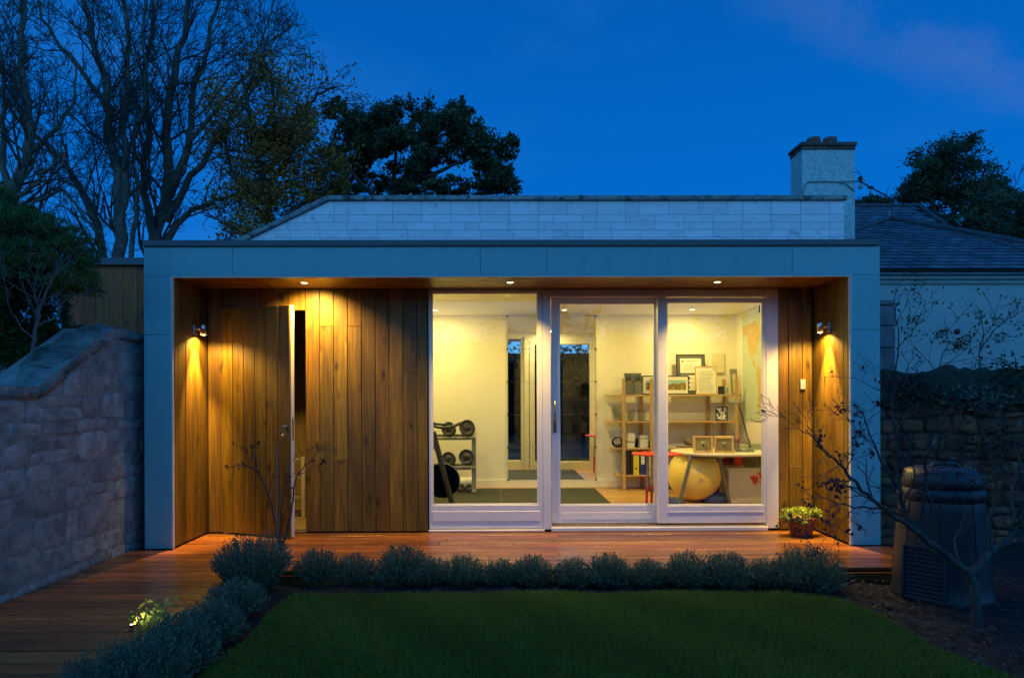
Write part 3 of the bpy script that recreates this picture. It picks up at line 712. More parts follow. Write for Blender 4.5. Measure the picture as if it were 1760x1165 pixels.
box('button', M['plasticwhite'], t, q-.008, q+.008, YB-.026, YB-.0225, (z0+z1)/2-.012, (z0+z1)/2+.012, .002)

# ------------------------------------------------------------------ things in the room
_before = set(o.name for o in bpy.data.objects); _yr, _rx1, _rx0 = YR, RX1, RX0; YR, RX1, RX0 = 9.83, 3.43, -1.30
def fr(name, loc, w, h, label, cat, border, mat_frame, depth=.018, tilt=0.0, turn=0.0, mount=None, mountmat='paper', group=None, art=None, world=True):
    """a framed picture standing at loc (bottom centre), facing -y; built upright at the origin, then turned and tilted"""
    t = tag(empty(name, (0, 0, 0)), label, cat, group)
    m = MB(); m.box(-w/2, -w/2+border, -depth/2, depth/2, 0, h, .001); m.box(w/2-border, w/2, -depth/2, depth/2, 0, h, .001)
    m.box(-w/2+border, w/2-border, -depth/2, depth/2, 0, border, .001); m.box(-w/2+border, w/2-border, -depth/2, depth/2, h-border, h, .001)
    m.build('frame', M[mat_frame], t)
    box('backing_board', M[mountmat], t, -w/2+border, w/2-border, -depth/2+.005, depth/2-.002, border, h-border)
    if art: art(t, w, h, -depth/2+.0045)
    t.location = loc; t.rotation_euler = (-tilt, 0, turn); return t
def sheet(name, mat, par, x0, x1, z0, z1, y, th=.0006): return box(name, M[mat], par, x0, x1, y-th, y, z0, z1)
def textlines(par, x0, x1, z0, z1, y, n, mat='greyink', seed=1, fill=.8, nm='printed_text'):
    r = random.Random(seed); m = MB(); dz = (z1-z0)/n
    for i in range(n):
        zc = z1-(i+.5)*dz; L_ = (x1-x0)*r.uniform(fill-.25, fill); s = x0+((x1-x0)-L_)/2*r.random(); q = s
        while q < s+L_:
            w = r.uniform(.012, .035); m.box(q, min(q+w, s+L_), y-.0006, y, zc-dz*.16, zc+dz*.16); q += w+.007
    return m.build(nm, M[mat], par)
def font(txt, size, name, mat, par, loc, rot=(PI/2, 0, 0), ext=.0006):
    c = bpy.data.curves.new(name, 'FONT'); c.body = txt; c.size = size; c.extrude = ext; c.align_x = 'CENTER'; c.align_y = 'CENTER'
    o = bpy.data.objects.new('tmp', c); COL.objects.link(o); bpy.context.view_layer.update()
    me = bpy.data.meshes.new_from_object(o.evaluated_get(bpy.context.evaluated_depsgraph_get())); bpy.data.objects.remove(o)
    me.materials.clear(); me.materials.append(mat)
    q = bpy.data.objects.new(name, me); COL.objects.link(q); q.parent = par; q.location = loc; q.rotation_euler = rot; return q
# mirror made of five glass sheets on studs
t = thing('wall_mirror', (at(948, 700, YR).x, YR-.02, Z(824, YR)), 'tall wall mirror of five stacked glass sheets held by black studs', 'mirror')
mx0, mx1 = X(873, YR), X(1023, YR); zz = [Z(v, YR, 948) for v in (824, 768, 712, 656, 600, 544)]
for a, b in zip(zz[:-1], zz[1:]):
    box('mirror_sheet', M['mirror'], t, mx0, mx1, YR-.020, YR-.012, a+.0015, b-.0015, .0008)
m = MB()
for z in zz: m.box(mx0, mx1, YR-.011, YR-.008, z-.004, z+.004)
m.build('edge_strip', M['white'], t)
for z in zz:
    for x in (mx0-.004, mx1+.004):
        m = MB(); m.tube([(x, YR-.028, z), (x, YR-.001, z)], .013, 12); m.build('stud', M['black'], t)
# floor mats
def gmat(x0, x1, y0, y1, lab):
    o = box('gym_mat', M['rubber'], None, x0, x1, y0, y1, .001, .012, .003); tag(o, lab, 'mat', 'rubber gym mats on the room floor')
gmat(RX0+.02, .02, 8.32, 9.66, 'dark rubber floor mat beneath the dumbbell rack'); gmat(.024, 1.35, 8.32, 9.66, 'dark rubber floor mat in front of the mirror by the pale floor')
gmat(RX0+.02, .02, 7.30, 8.316, 'dark rubber floor mat below the exercise machine near the fixed window'); gmat(.024, 1.35, 7.30, 8.316, 'dark rubber floor mat just inside the middle sliding door')

# dumbbell rack
YD = 9.22
rx0, rx1 = X(700, YD), X(818, YD)
t = thing('dumbbell_rack', ((rx0+rx1)/2, YD, 0.012), 'two tier grey steel dumbbell rack against the back wall', 'rack')
zr2, zr1 = Z(752, YD, 780), Z(803, YD, 780)
for x in (rx0+.02, rx1-.03):
    m = MB(); m.box(x-.03, x+.03, YD, YD+.05, .013, zr2+.02, .003); m.box(x-.03, x+.03, YD-.06, YD+.42, .013, .05, .003); m.build('upright', M['greysteel'], t)
for zt in (zr1, zr2):
    m = MB(); 
    Mx = Matrix.Translation((0, YD, zt)) @ Matrix.Rotation(rad(12), 4, 'X')
    m.box(rx0+.055, rx1-.065, -.05, -.01, -.02, .015, .003, M=Mx); m.box(rx0+.055, rx1-.065, .12, .16, -.02, .015, .003, M=Mx)
    m.box(rx1-.06, rx1-.0, -.06, .20, -.025, .02, .003, M=Mx); m.box(rx0-.0, rx0+.05, -.06, .20, -.025, .02, .003, M=Mx)
    m.build('tray', M['greysteel'], t)
def dumbbell(qx, qy, r, lab):
    p = at(qx, qy, YD-.10); t = thing('dumbbell', (p.x, YD-.1, p.z-r), lab, 'dumbbell', 'dumbbells on the grey rack')
    Mx = Matrix.Translation((p.x, YD-.06, p.z)) @ Matrix.Rotation(rad(-9), 4, 'X') @ Matrix.Rotation(rad(-90), 4, 'X')
    for s, off in ((-1, -.075), (1, .10)):
        m = MB(); m.lathe([(0, -.028), (r*.35, -.030), (r*.38, -.026), (r*.80, -.026), (r*.86, -.033), (r, -.028), (r, .024), (r*.9, .032), (r*.4, .03), (0, .03)], (0, 0, 0), 28, M=Matrix.Identity(4))
        mm = MB(); 
        for v in m.v: pass
        m.v = [tuple(Mx @ (Vector(v)+Vector((0, 0, off)))) for v in m.v]; m.build('weight', M['iron'], t)
    m = MB(); m.tube([Mx @ Vector((0, 0, -.05)), Mx @ Vector((0, 0, .0)), Mx @ Vector((0, 0, .07))], [.015, .018, .015], 10); m.build('bar', M['steel'], t)
dumbbell(771, 738, .092, 'black round dumbbell on the top tier of the rack, the one behind the handlebar')
dumbbell(803, 736, .104, 'black round dumbbell on the top tier, at the right end of the rack')
dumbbell(771, 789, .090, 'black round dumbbell on the lower tier, above the big dark disc')
dumbbell(802, 786, .102, 'black round dumbbell on the lower tier, at the right end of the rack')
# exercise bike / rower seen at the left edge of the window
YE = 8.0
c = at(760, 826, YE)
t = thing('exercise_machine', (c.x, YE, 0.012), 'black exercise machine with large flywheel disc and slanted post behind the window', 'exercise machine')
r = 30/FPX*YE; Mx = Matrix.Translation((c.x, YE+.05, c.z)) @ Matrix.Rotation(rad(90), 4, 'X')
m = MB(); m.lathe([(0, -.03), (r*.84, -.03), (r*.86, -.034), (r, -.03), (r, .03), (r*.86, .034), (r*.84, .03), (0, .034)], (0, 0, 0), 48)
m.v = [tuple(Mx @ Vector(v)) for v in m.v]; fwm = m.build('flywheel', M['black'], t)
m = MB(); m.lathe([(r*.88, .0345), (r*.97, .0345)], (0, 0, 0), 48); m.v = [tuple(Mx @ Vector(v)) for v in m.v]; m.build('rim', M['greysteel'], fwm)
a = at(744, 742, YE-.1); b = at(778, 868, YE-.1)
m = MB(); m.tube([(a.x, YE-.09, a.z), (b.x, YE-.09, .03)], [.035, .03], 8); m.tube([(b.x-.35, YE-.1, .036), (b.x+.05, YE-.1, .036)], .022, 10); m.tube([(a.x-.25, YE+.1, .3), (a.x+.03, YE-.05, a.z-.1)], .03, 10); m.tube([(a.x-.02, YE+.25, c.z), (a.x-.05, YE+.02, c.z)], .03, 8)
m.build('post', M['blackmetal'], t)
m = MB(); h0 = at(741, 742, YE-.1); h1 = at(741, 728, YE-.1); m.tube([h0, h1, at(746, 728, YE-.16)], [.03, .03, .02], 8)
m.tube([at(744, 731, YE), at(752, 734, YE-.12), at(766, 735, YE-.14), at(778, 733, YE-.1), at(792, 727, YE)], [.018, .016, .016, .017, .02], 10)
m.tube([at(746, 728, YE), at(758, 729, YE-.02), at(768, 729, YE-.03)], .015, 8)
m.build('handlebar', M['blackmetal'], t)
m = MB(); m.tube([(b.x+.1, YE-.28, .035), (b.x+.16, YE-.28, .035)], .03, 12); m.build('foot', M['black'], t)
# rolled mat and shoes below the rack
p = at(798, 825, 9.5)
m = MB(); m.tube([(p.x-.30, 9.55, .105), (p.x+.12, 9.5, .105)], .09, 20); o = m.build('rolled_mat', M['white'], None); tag(o, 'pale rolled exercise mat lying beneath the dumbbell rack', 'rolled mat')
for q, lab in ((793, 'black trainer lying under the dumbbell rack, nearer the flywheel'), (806, 'black trainer lying under the dumbbell rack, beside its right leg')):
    p = at(q, 846, 9.3); m = MB(); m.sphere((p.x, 9.28, .045), .05, 14, 8, (.9, 2.2, .7)); m.sphere((p.x, 9.36, .085), .04, 14, 8, (.9, 1.2, .9)); s = m.build('trainer', M['black'], None); tag(s, lab, 'shoe', 'shoes under the rack')
    m = MB(); m.box(p.x-.035, p.x+.035, 9.19, 9.385, .0125, .022, .004); m.build('sole', M['greysteel'], s)

# shelf unit
YS = 9.44
t = thing('shelf_unit', (at(1160, 800, YS).x, YS, 0), 'open birch shelving unit with four shelves along the back wall', 'shelf unit')
zS = [Z(815.5, YS, 1160), Z(769.6, YS, 1160), Z(723.6, YS, 1160), Z(678, YS, 1160)]
ends = [(1060, 1262), (1054, 1268), (1045, 1268), (1045, 1275)]
for z, (a, b) in zip(zS, ends):
    box('shelf_board', M['shelf'], t, X(a, YS), X(b, YS), YS+.012, YS+.34, z-.022, z, .002)
for q in (1072, 1120, 1266): 
    x = X(q, YS); box('front_post', M['shelfpost'], t, x-.022, x+.022, YS-.012, YS+.0105, .001, Z(650, YS, 1120), .002)
for q in (1102, 1216, 1244):
    x = X(q, YS+.36); box('back_post', M['shelfpost'], t, x-.024, x+.024, YS+.3415, YS+.364, .001, Z(652, YS+.36, 1120), .002)
for q in (1080.5, 1229):
    m = MB(); x = X(q, YS); m.tube([(x, YS+.0, zS[2]-.030), (x, YS+.03, zS[2]-.030)], .010, 10); m.build('clip', M['plasticwhite'], t)
zs0, zs1, zs2, zs3 = zS
# magazine files
def magfile(x, lab, yaw=0):
    t = tag(empty('magazine_file', (0, 0, 0)), lab, 'magazine file', 'smoky plastic magazine files')
    m = MB(); w, d, h = .115, .25, .31
    side = [(0, 0), (d, 0), (d, h), (d*.72, h), (0, h*.5)]
    for xx in (-w/2, w/2-.004): m.prism([(p[0], p[1]) for p in side], Vector((xx, 0, 0)), Vector((0, 1, 0)), Vector((0, 0, 1)), Vector((1, 0, 0)), 0, .004)
    m.box(-w/2+.004, w/2-.004, 0, .004, 0, h*.5); m.box(-w/2+.004, w/2-.004, d-.004, d, 0, h); m.box(-w/2+.004, w/2-.004, .004, d-.004, 0, .004)
    m.build('tray', M['magfile'], t)
    m = MB(); m.box(-w/2+.012, w/2-.02, .02, d-.03, .005, h*.62); m.build('papers', M['cardboard'], t)
    t.location = (x, YS+.02, zs3+.001); t.rotation_euler = (0, 0, yaw)
magfile(at(1083, 660, YS).x, 'smoky grey magazine file on the top shelf, left of its twin', rad(-4))
magfile(at(1096, 660, YS).x+.018, 'smoky grey magazine file on the top shelf, next to the landscape picture', rad(-4))
# landscape picture
def art_land(t, w, h, y):
    sheet('mount', 'paper', t, -w/2+.016, w/2-.016, .016, h-.016, y); y -= .0007
    z0, z1 = h*.24, h*.76; x0, x1 = -w/2+.05, w/2-.04; hz = z0+(z1-z0)*.52
    sheet('printed_sky', 'photosky', t, x0, x1, hz, z1, y)
    pts = [(x0, z0), (x1, z0), (x1, hz+.022)]
    n = 16
    for i in range(1, n): u = i/n; pts.append((x1+(x0-x1)*u, hz+.010+.016*math.sin(u*9)+.008*math.sin(u*23)))
    pts.append((x0, hz+.03)); m = MB(); m.prism(pts, Vector((0, y-.0006, 0)), Vector((1, 0, 0)), Vector((0, 0, 1)), Vector((0, -1, 0)), -.0003, .0003)
    m.build('printed_land', M['photoland'], t)
wl = X(1184, YS+.1)-X(1104, YS+.1)
fr('picture_frame', (X(1144, YS+.06), YS+.06, zs3+.002), wl, .265, 'wide black framed landscape photograph of heath and sea on the top shelf', 'picture', .013, 'black', tilt=rad(4), art=art_land)
# certificate frame
def art_cert(t, w, h, y):
    z0 = h*.50
    sheet('certificate', 'paper', t, -w/2+.055, w/2-.055, z0+.02, h-.06, y)
    textlines(t, -w/2+.12, w/2-.08, h-.115, h-.085, y-.0007, 1, 'ink', 3, .95, 'heading')
    m = MB(); m.box(-w/2+.075, -w/2+.105, y-.0013, y-.0007, h-.112, h-.09); m.build('emblem', M['ink'], t)
    textlines(t, -w/2+.10, w/2-.10, z0+.05, h-.135, y-.0007, 5, 'greyink', 5, .8)
    sheet('print', 'paper', t, -w/2+.055, w/2-.055, .06, z0-.012, y); r = random.Random(4)
    for i in range(4):
        for j in range(3):
            x = -w/2+.07+i*.073; z = .085+j*.065; sheet('small_print', r.choice(['cream', 'greyboard', 'yellow', 'greyink']), t, x, x+.05, z, z+.036, y-.0007)
fr('certificate_frame', (X(1189, YS+.2), YS+.22, zs3+.002), .41, .575, 'large dark grey framed certificate leaning behind the landscape picture', 'certificate', .012, 'black', tilt=rad(5), mountmat='greyboard', art=art_cert)
def art_doc(t, w, h, y):
    textlines(t, -w/2+.03, w/2-.03, .03, h-.06, y, 16, 'greyink', 8, .95)
    m = MB(); x, z = w/2-.045, h-.045
    m.box(x-.012, x+.02, y-.0006, y, z+.004, z+.012); m.box(x, x+.018, y-.0006, y, z-.02, z-.004); m.build('emblem', M['greyink'], t)
fr('document_frame', (X(1215.5, YS+.02)+.0, YS+.05, zs3+.002), .30, .395, 'pale wood framed handwritten document in front of the certificate', 'document', .014, 'shelf', tilt=rad(6), art=art_doc)
m = MB(); a = at(1225, 641, YR-.03); b = at(1245, 607, YR-.03); m.box(a.x, b.x, YR-.03, YR-.001, a.z, b.z, .003); o = m.build('canvas_print', M['cream'], None); tag(o, 'small plain cream canvas hanging on the wall above the document', 'canvas')
def art_tall(t, w, h, y):
    sheet('mount', 'cream', t, -w/2+.028, w/2-.028, .03, h-.07, y); sheet('print', 'mapland', t, -w/2+.045, w/2-.045, h*.45, h*.62, y-.0007)
fr('picture_frame', (X(1262, YS+.18), YS+.16, zs3+.002), .11, .36, 'narrow brown framed picture at the right end of the top shelf', 'picture', .02, 'greyink', tilt=rad(5), turn=rad(16), mountmat='greyink', art=art_tall)
t = thing('desk_clock', (X(1248, YS), YS+.06, zs3), 'small black and silver box clock on the top shelf beside the document', 'clock')
x = X(1248, YS); box('housing', M['black'], t, x-.085, x-.005, YS+.03, YS+.09, zs3+.001, zs3+.115, .004); box('face', M['ink'], t, x-.05, x-.012, YS+.026, YS+.0295, zs3+.02, zs3+.1)
box('side_panel', M['plasticwhite'], t, x-.004, x+.052, YS+.03, YS+.09, zs3+.001, zs3+.115, .006); box('dial', M['clear'], t, x+.004, x+.044, YS+.026, YS+.0295, zs3+.015, zs3+.1)
for k, q in enumerate((1261, 1267)):
    m = MB(); m.lathe([(.018, .001), (.02, .004), (.006, .02), (.008, .05), (.016, .06), (0, .066)], (X(q, YS), YS+.03, zs3), 12); o = m.build('trinket', M['ceramic'], None)
    tag(o, ['small pale ornament on the top shelf between clock and narrow picture', 'small pale ornament at the very end of the top shelf'][k], 'ornament', 'ornaments on the top shelf')
# awards on the second shelf
for q, w, h, sh, lab in ((1059, .125, .21, 0, 'largest clear acrylic award at the left end of the second shelf'), (1068.5, .10, .13, 1, 'rounded clear award second from the left on the second shelf'), (1084, .115, .155, 2, 'clear award with shaped foot, third from the left on the second shelf'), (1102.5, .10, .155, 0, 'clear framed award nearest the middle post on the second shelf')):
    yy_ = YS+.06 if sh else YS+.08
    if q == 1059: yy_ = YS+.2
    x = X(q, yy_); t = thing('acrylic_award', (x, yy_, zs2), lab, 'award', 'clear awards on the second shelf')
    if sh: poly = [(w/2*(1 if sh == 2 else 1)*math.cos(a)*(1.0), h*.5+h*.5*math.sin(a)) for a in [2*PI*i/20 for i in range(20)]]
    else: poly = [(-w/2, .0), (w/2, .0), (w/2, h), (-w/2, h)]
    if sh == 2: poly = [(-w*.30, 0), (w*.30, 0), (w*.5, h*.35), (w*.5, h), (-w*.5, h), (-w*.5, h*.35)]
    m = MB(); m.prism(poly, Vector((x, yy_, zs2+.001)), Vector((1, 0, 0)), Vector((0, 0, 1)), Vector((0, -1, 0)), -.006, .006); m.build('body', M['clear'], t)
    m = MB(); m.box(x-w*.28, x+w*.28, yy_+.007, yy_+.008, zs2+h*.15, zs2+h*.8); m.build('insert', M['paper'], t)
    textlines(t, x-w*.22, x+w*.22, zs2+h*.25, zs2+h*.75, yy_-.0065, 4, 'greyink', int(q), .9)
def art_bw(t, w, h, y): sheet('print', 'bwphoto', t, -w/2+.016, w/2-.016, .016, h-.016, y)
fr('picture_frame', (X(1241, YS+.03), YS+.05, zs2+.001), .165, .20, 'black framed black and white photograph on the right of the second shelf', 'picture', .015, 'black', tilt=rad(9), turn=rad(-14), mountmat='black', art=art_bw)
# third shelf
def stack(q, n, w, d, labs, seed, y=YS+.03, hh=(.013, .024), mats=('paper', 'white', 'greyink')):
    r = random.Random(seed); z = zs1+.001; x = X(q, YS)
    t = thing('paper_stack', (x, y+d/2, z), labs, 'papers', 'stacked papers on the third shelf')
    for i in range(n):
        h = r.uniform(*hh); dx = r.uniform(-.008, .008)
        box('booklet', M[mats[0] if r.random() < .7 else r.choice(mats)], t, x-w/2+dx, x+w/2+dx, y+r.uniform(0, .008), y+d, z, z+h-.001, .001); z += h
stack(1085.5, 11, .105, .16, 'stack of pale booklets on the third shelf, left one of two', 3)
stack(1107.5, 10, .105, .16, 'stack of pale booklets on the third shelf, by the second post', 4)
stack(1126, 5, .10, .2, 'low stack of papers on the third shelf behind the white door frame', 5)
stack(1150, 3, .20, .22, 'loose flat papers on the third shelf left of the desk', 6, hh=(.004, .009))
x = X(1098, YS+.2); tag(box('black_box', M['black'], None, x-.17, x+.10, YS+.21, YS+.30, zs1+.001, zs1+.115, .004), 'low black box standing behind the two booklet stacks', 'box')
p = at(1062, 757, YS+.1)
t = thing('coiled_cable', (p.x, YS+.12, zs1), 'black coiled cable and headset at the left end of the third shelf', 'cable')
m = MB()
for k in range(4):
    pts = []; rr_ = .085-.008*k
    for i in range(25): a = 2*PI*i/24; pts.append((p.x+rr_*math.cos(a), YS+.07+k*.03+.02*math.sin(a*2), zs1+.08+rr_*.85*math.sin(a)+.001*k))
    m.tube(pts, .009, 7, caps=False)
m.build('coil', M['black'], t)
m = MB(); m.tube([(p.x-.02, YS+.05, zs1+.1), (p.x+.05, YS+.05, zs1+.15), (p.x+.07, YS+.07, zs1+.2)], .008, 7); m.tube([(p.x+.03, YS+.05, zs1+.11), (p.x-.05, YS+.06, zs1+.19)], .006, 7); m.build('plug_lead', M['ceramic'], t)
p = at(1189, 765, YS+.1); m = MB(); r_ = random.Random(9)
for i in range(10): m.sphere((p.x+r_.uniform(-.08, .09), YS+.14+r_.uniform(-.04, .06), zs1+.055+r_.uniform(-.005, .08)), r_.uniform(.035, .05), 9, 6, (1.2, 1, .9))
o = m.build('crumpled_bag', M['greyink'], None); tag(o, 'crumpled grey bag on the third shelf behind the photo frames', 'bag')
t = thing('small_printer', (X(1237, YS), YS+.14, zs1), 'small grey machine with raised lid on the third shelf', 'printer'); x = X(1237, YS)
box('housing', M['ceramic'], t, x-.10, x+.10, YS+.05, YS+.26, zs1+.001, zs1+.10, .008); box('lid', M['greysteel'], t, x-.09, x+.08, YS+.08, YS+.25, zs1+.102, zs1+.155, .008); box('slot', M['black'], t, x-.07, x+.03, YS+.046, YS+.05, zs1+.06, zs1+.085)
stack(1232, 3, .20, .2, 'books lying under the small grey machine, beside the photo frames', 12, y=YS+.26-.2, mats=('cream', 'ink', 'paper')) if False else None
# binders on the bottom shelf
def binder(q, w, h, mat, lab, spine=None):
    x = X(q, YS+.02); t = thing('ring_binder', (x, YS+.12, zs0), lab, 'binder', 'binders on the bottom shelf')
    box('cover', M[mat], t, x-w/2, x+w/2, YS+.02, YS+.28, zs0+.001, zs0+h, .003)
    if spine: sheet('spine_label', spine[0], t, x-w*.36, x+w*.36, zs0+h*spine[1], zs0+h*spine[2], YS+.0195)
    m = MB(); m.lathe([(.006, 0), (.013, 0)], (0, 0, 0), 14); m.v = [(x+v[0], YS+.0190, zs0+h*.27+v[1]) for v in m.v]; m.build('finger_ring', M['steel' if mat == 'blue' else 'black'], t)
binder(1079, .055, .315, 'black', 'black ring binder beside the left post of the bottom shelf')
binder(1086, .045, .315, 'black', 'black ring binder directly left of the yellow one')
binder(1093, .082, .32, 'yellow', 'yellow ring binder on the bottom shelf')
binder(1104.5, .068, .29, 'blue', 'blue ring binder with white spine label on the bottom shelf', ('paper', .5, .96))
binder(1112, .03, .28, 'magfile', 'thin grey folder on the bottom shelf right of the blue binder')
binder(1117, .03, .28, 'paper', 'thin white folder behind the middle post of the bottom shelf')
binder(1124, .035, .27, 'paper', 'white folder on the bottom shelf just right of the middle post')
binder(1129.5, .03, .27, 'blue', 'narrow blue folder on the bottom shelf behind the door frame')

# red round stool
YT = 7.72
p = at(1129, 779, YT); zt = p.z
t = thing('red_stool', (p.x, YT, 0), 'tall stool with thin round red top left of the desk', 'stool')
r = (X(1172, YT)-X(1086, YT))/2
m = MB(); m.lathe([(0, -.02), (r*.8, -.02), (r*.97, -.012), (r, -.002), (r*.985, .004), (0, .004)], (p.x, YT, zt), 40); m.build('seat', M['red'], t)
for k in range(4):
    a = rad(195+90*k); tx, ty = p.x+.115*math.cos(a), YT+.115*math.sin(a); bx, by = p.x+.135*math.cos(a), YT+.135*math.sin(a)
    zm = zt*.42
    m = MB(); m.tube([(tx, ty, zt-.021), (tx+(bx-tx)*.5, ty+(by-ty)*.5, zm)], .011, 10); lg = m.build('leg', M['greysteel'], t)
    m = MB(); m.tube([(tx+(bx-tx)*.5, ty+(by-ty)*.5, zm), (bx, by, .002)], .015, 10); m.build('foot_tube', M['redsteel'], lg)
m = MB(); m.tube([(p.x+.125*math.cos(2*PI*i/24), YT+.125*math.sin(2*PI*i/24), zt*.36) for i in range(25)], .008, 7, caps=False); m.build('footrest', M['blackmetal'], t)

# white desk
YK0, YK1 = 7.86, 8.98
zt = Z(781, YK0, 1230)
xl = X(1154, 8.45)
t = thing('white_desk', (2.8, 8.42, 0), 'white rounded desk on slanted grey tube legs by the map wall', 'desk')
poly = []
for i in range(40):
    a = 2*PI*i/40; ex = 2.6; ca, sa_ = math.cos(a), math.sin(a)
    poly.append(((xl+3.36)/2 + (3.36-xl)/2*(abs(ca)**(2/ex))*(1 if ca > 0 else -1), (YK0+YK1)/2 + (YK1-YK0)/2*(abs(sa_)**(2/2.1))*(1 if sa_ > 0 else -1)))
def ins(s): 
    cx_, cy_ = (xl+3.36)/2, (YK0+YK1)/2; return [(cx_+(u-cx_)*s, cy_+(v-cy_)*s) for u, v in poly]
m = MB(); vs = [(u, v, zt) for u, v in poly]+[(u, v, zt-.012) for u, v in poly]+[(u, v, zt-.030) for u, v in ins(.955)]; n = 40
m.add(vs, [tuple(range(n)), tuple(reversed(range(2*n, 3*n)))]+[(i+n, (i+1) % n+n, (i+1) % n, i) for i in range(n)]+[(i+2*n, (i+1) % n+2*n, (i+1) % n+n, i+n) for i in range(n)])
m.build('tabletop', M['white'], t)
def leg(a, b, Ya, Yb):
    p0 = at(a[0], a[1], Ya); p1 = at(b[0], b[1], Yb)
    m = MB(); m.tube([(p0.x, Ya, zt-.031), (p1.x, Yb, .002)], .021, 12); m.build('leg', M['deskleg'], t)
leg((1188, 783), (1166, 872), 8.05, 7.98); leg((1235, 783), (1255, 868), 8.05, 8.06)
leg((1263, 778), (1240, 858), 8.75, 8.78); leg((1307, 778), (1322, 858), 8.75, 8.75)
m = MB(); p0 = at(1190, 783, 8.06); p1 = at(1236, 783, 8.06); m.tube([(p0.x-.05, 8.06, zt-.05), (p1.x+.05, 8.06, zt-.05)], .018, 8); m.tube([(p0.x+.2, 8.07, zt-.05), (p0.x+.2, 8.8, zt-.05)], .018, 8)
m.build('under_frame', M['deskleg'], t)
# photo frames on the desk, seen from behind
def backframe(qx, qy, w, h, turn, tilt, lab):
    YY = 8.12; x = X(qx, YY)
    t = tag(empty('photo_frame', (0, 0, 0)), lab, 'photo frame', 'photo frames standing on the desk'); b = .024
    m = MB(); m.box(-w/2, -w/2+b, -.02, .02, 0, h, .001); m.box(w/2-b, w/2, -.02, .02, 0, h, .001); m.box(-w/2+b, w/2-b, -.02, .02, 0, b, .001); m.box(-w/2+b, w/2-b, -.02, .02, h-b, h, .001)
    m.build('frame', M['shelf'], t)
    box('backing_board', M['cardboard'], t, -w/2+b, w/2-b, -.006, .0, b, h-b); box('inner_panel', M['cardboard'], t, -w/2+b+.012, w/2-b-.012, -.010, -.0065, b+.01, h-b-.03)
    m = MB(); m.tube([(0, -.0105, h*.42), (0, -.018, h*.42)], .012, 10); m.tube([(0, -.018, h*.44), (.02, -.045, h*.4), (.03, -.07, .0)], .0025, 6); m.build('stand_wire', M['black'], t)
    m = MB(); m.box(-.02, .02, -.0115, -.0105, h*.6, h*.65); m.build('sticker', M['paper'], t)
    t.location = (x, YY, zt+.004); t.rotation_euler = (tilt, 0, turn)
backframe(1208, 775, .235, .20, rad(2), rad(-3), 'square wooden photo frame seen from behind, left one on the desk')
backframe(1244, 775, .22, .20, rad(-20), rad(14), 'slanting wooden photo frame seen from behind, right one on the desk')
# pen pot
x = X(1266, 8.25); t = thing('pen_pot', (x, 8.25, zt), 'clear pot of coloured pens on the desk beside the lamp', 'pen pot')
m = MB(); m.lathe([(.0, .001), (.034, .001), (.037, .11), (.034, .11), (.031, .004)], (x, 8.25, zt), 20); m.build('pot', M['clear'], t)
for dx, mt, h in ((-.018, 'blue', .17), (.0, 'black', .15), (.012, 'red', .18), (.02, 'blue', .165), (-.006, 'greysteel', .185)):
    m = MB(); m.tube([(x+dx*.5, 8.25, zt+.006), (x+dx*1.6, 8.24+dx*.3, zt+h)], .0055, 7); m.build('pen', M[mt], t)
# desk lamp
p = at(1282, 772, 8.3); t = thing('desk_lamp', (p.x, 8.3, zt), 'unlit grey green desk lamp with thin arm leaning left over the desk', 'desk lamp')
m = MB(); m.lathe([(.0, .001), (.085, .001), (.088, .012), (.075, .035), (.05, .05), (0, .055)], (p.x, 8.3, zt), 28, sx=1.15); m.build('base', M['magfile'], t)
j = Vector((at(1289, 765, 8.3).x, 8.3, zt+.055)); e = at(1269, 694, 8.3); 
m = MB(); m.sphere(j, .018, 12, 8); m.tube([j, e], .0055, 8); m.tube([j+Vector((.012, 0, 0)), e+Vector((.010, 0, 0))], .003, 6); m.build('arm', M['blackmetal'], t)
hd = at(1261, 691, 8.3); m = MB()
Mx = Matrix.Rotation(rad(10), 4, 'Y'); m.lathe([(.052, -.018), (.055, -.014), (.045, .008), (.02, .022), (0, .024)], (hd.x, 8.3, hd.z), 20, M=Mx, sx=1.35); m.tube([(hd.x+.03, 8.3, hd.z+.005), e], .010, 8); m.build('shade', M['magfile'], t)
# clear organiser tray and papers at the right of the desk
x0 = X(1258, 8.7); t = thing('desk_organiser', (x0+.25, 8.75, zt), 'low clear plastic organiser full of papers at the back of the desk', 'organiser')
m = MB(); m.box(x0, x0+.46, 8.60, 8.604, zt+.001, zt+.10); m.box(x0, x0+.004, 8.605, 8.80, zt+.001, zt+.13); m.box(x0+.456, x0+.46, 8.605, 8.80, zt+.001, zt+.13); m.box(x0+.2, x0+.204, 8.605, 8.80, zt+.001, zt+.13); m.build('tray', M['clear'], t)
m = MB(); m.box(x0+.01, x0+.19, 8.62, 8.78, zt+.001, zt+.06); m.box(x0+.21, x0+.44, 8.63, 8.79, zt+.001, zt+.085); m.build('papers', M['paper'], t)
textlines(t, x0+.22, x0+.42, zt+.02, zt+.07, 8.6295, 3, 'greyink', 33, .9)
m = MB()
for k in range(3): m.box(X(1236, 8.6)+k*.004, X(1236, 8.6)+.15, 8.5, 8.66, zt+.001+k*.022, zt+.02+k*.022, .001)
o = m.build('notebook_pile', M['ink'], None); tag(o, 'dark notebooks piled on the desk between the two photo frames', 'notebooks')

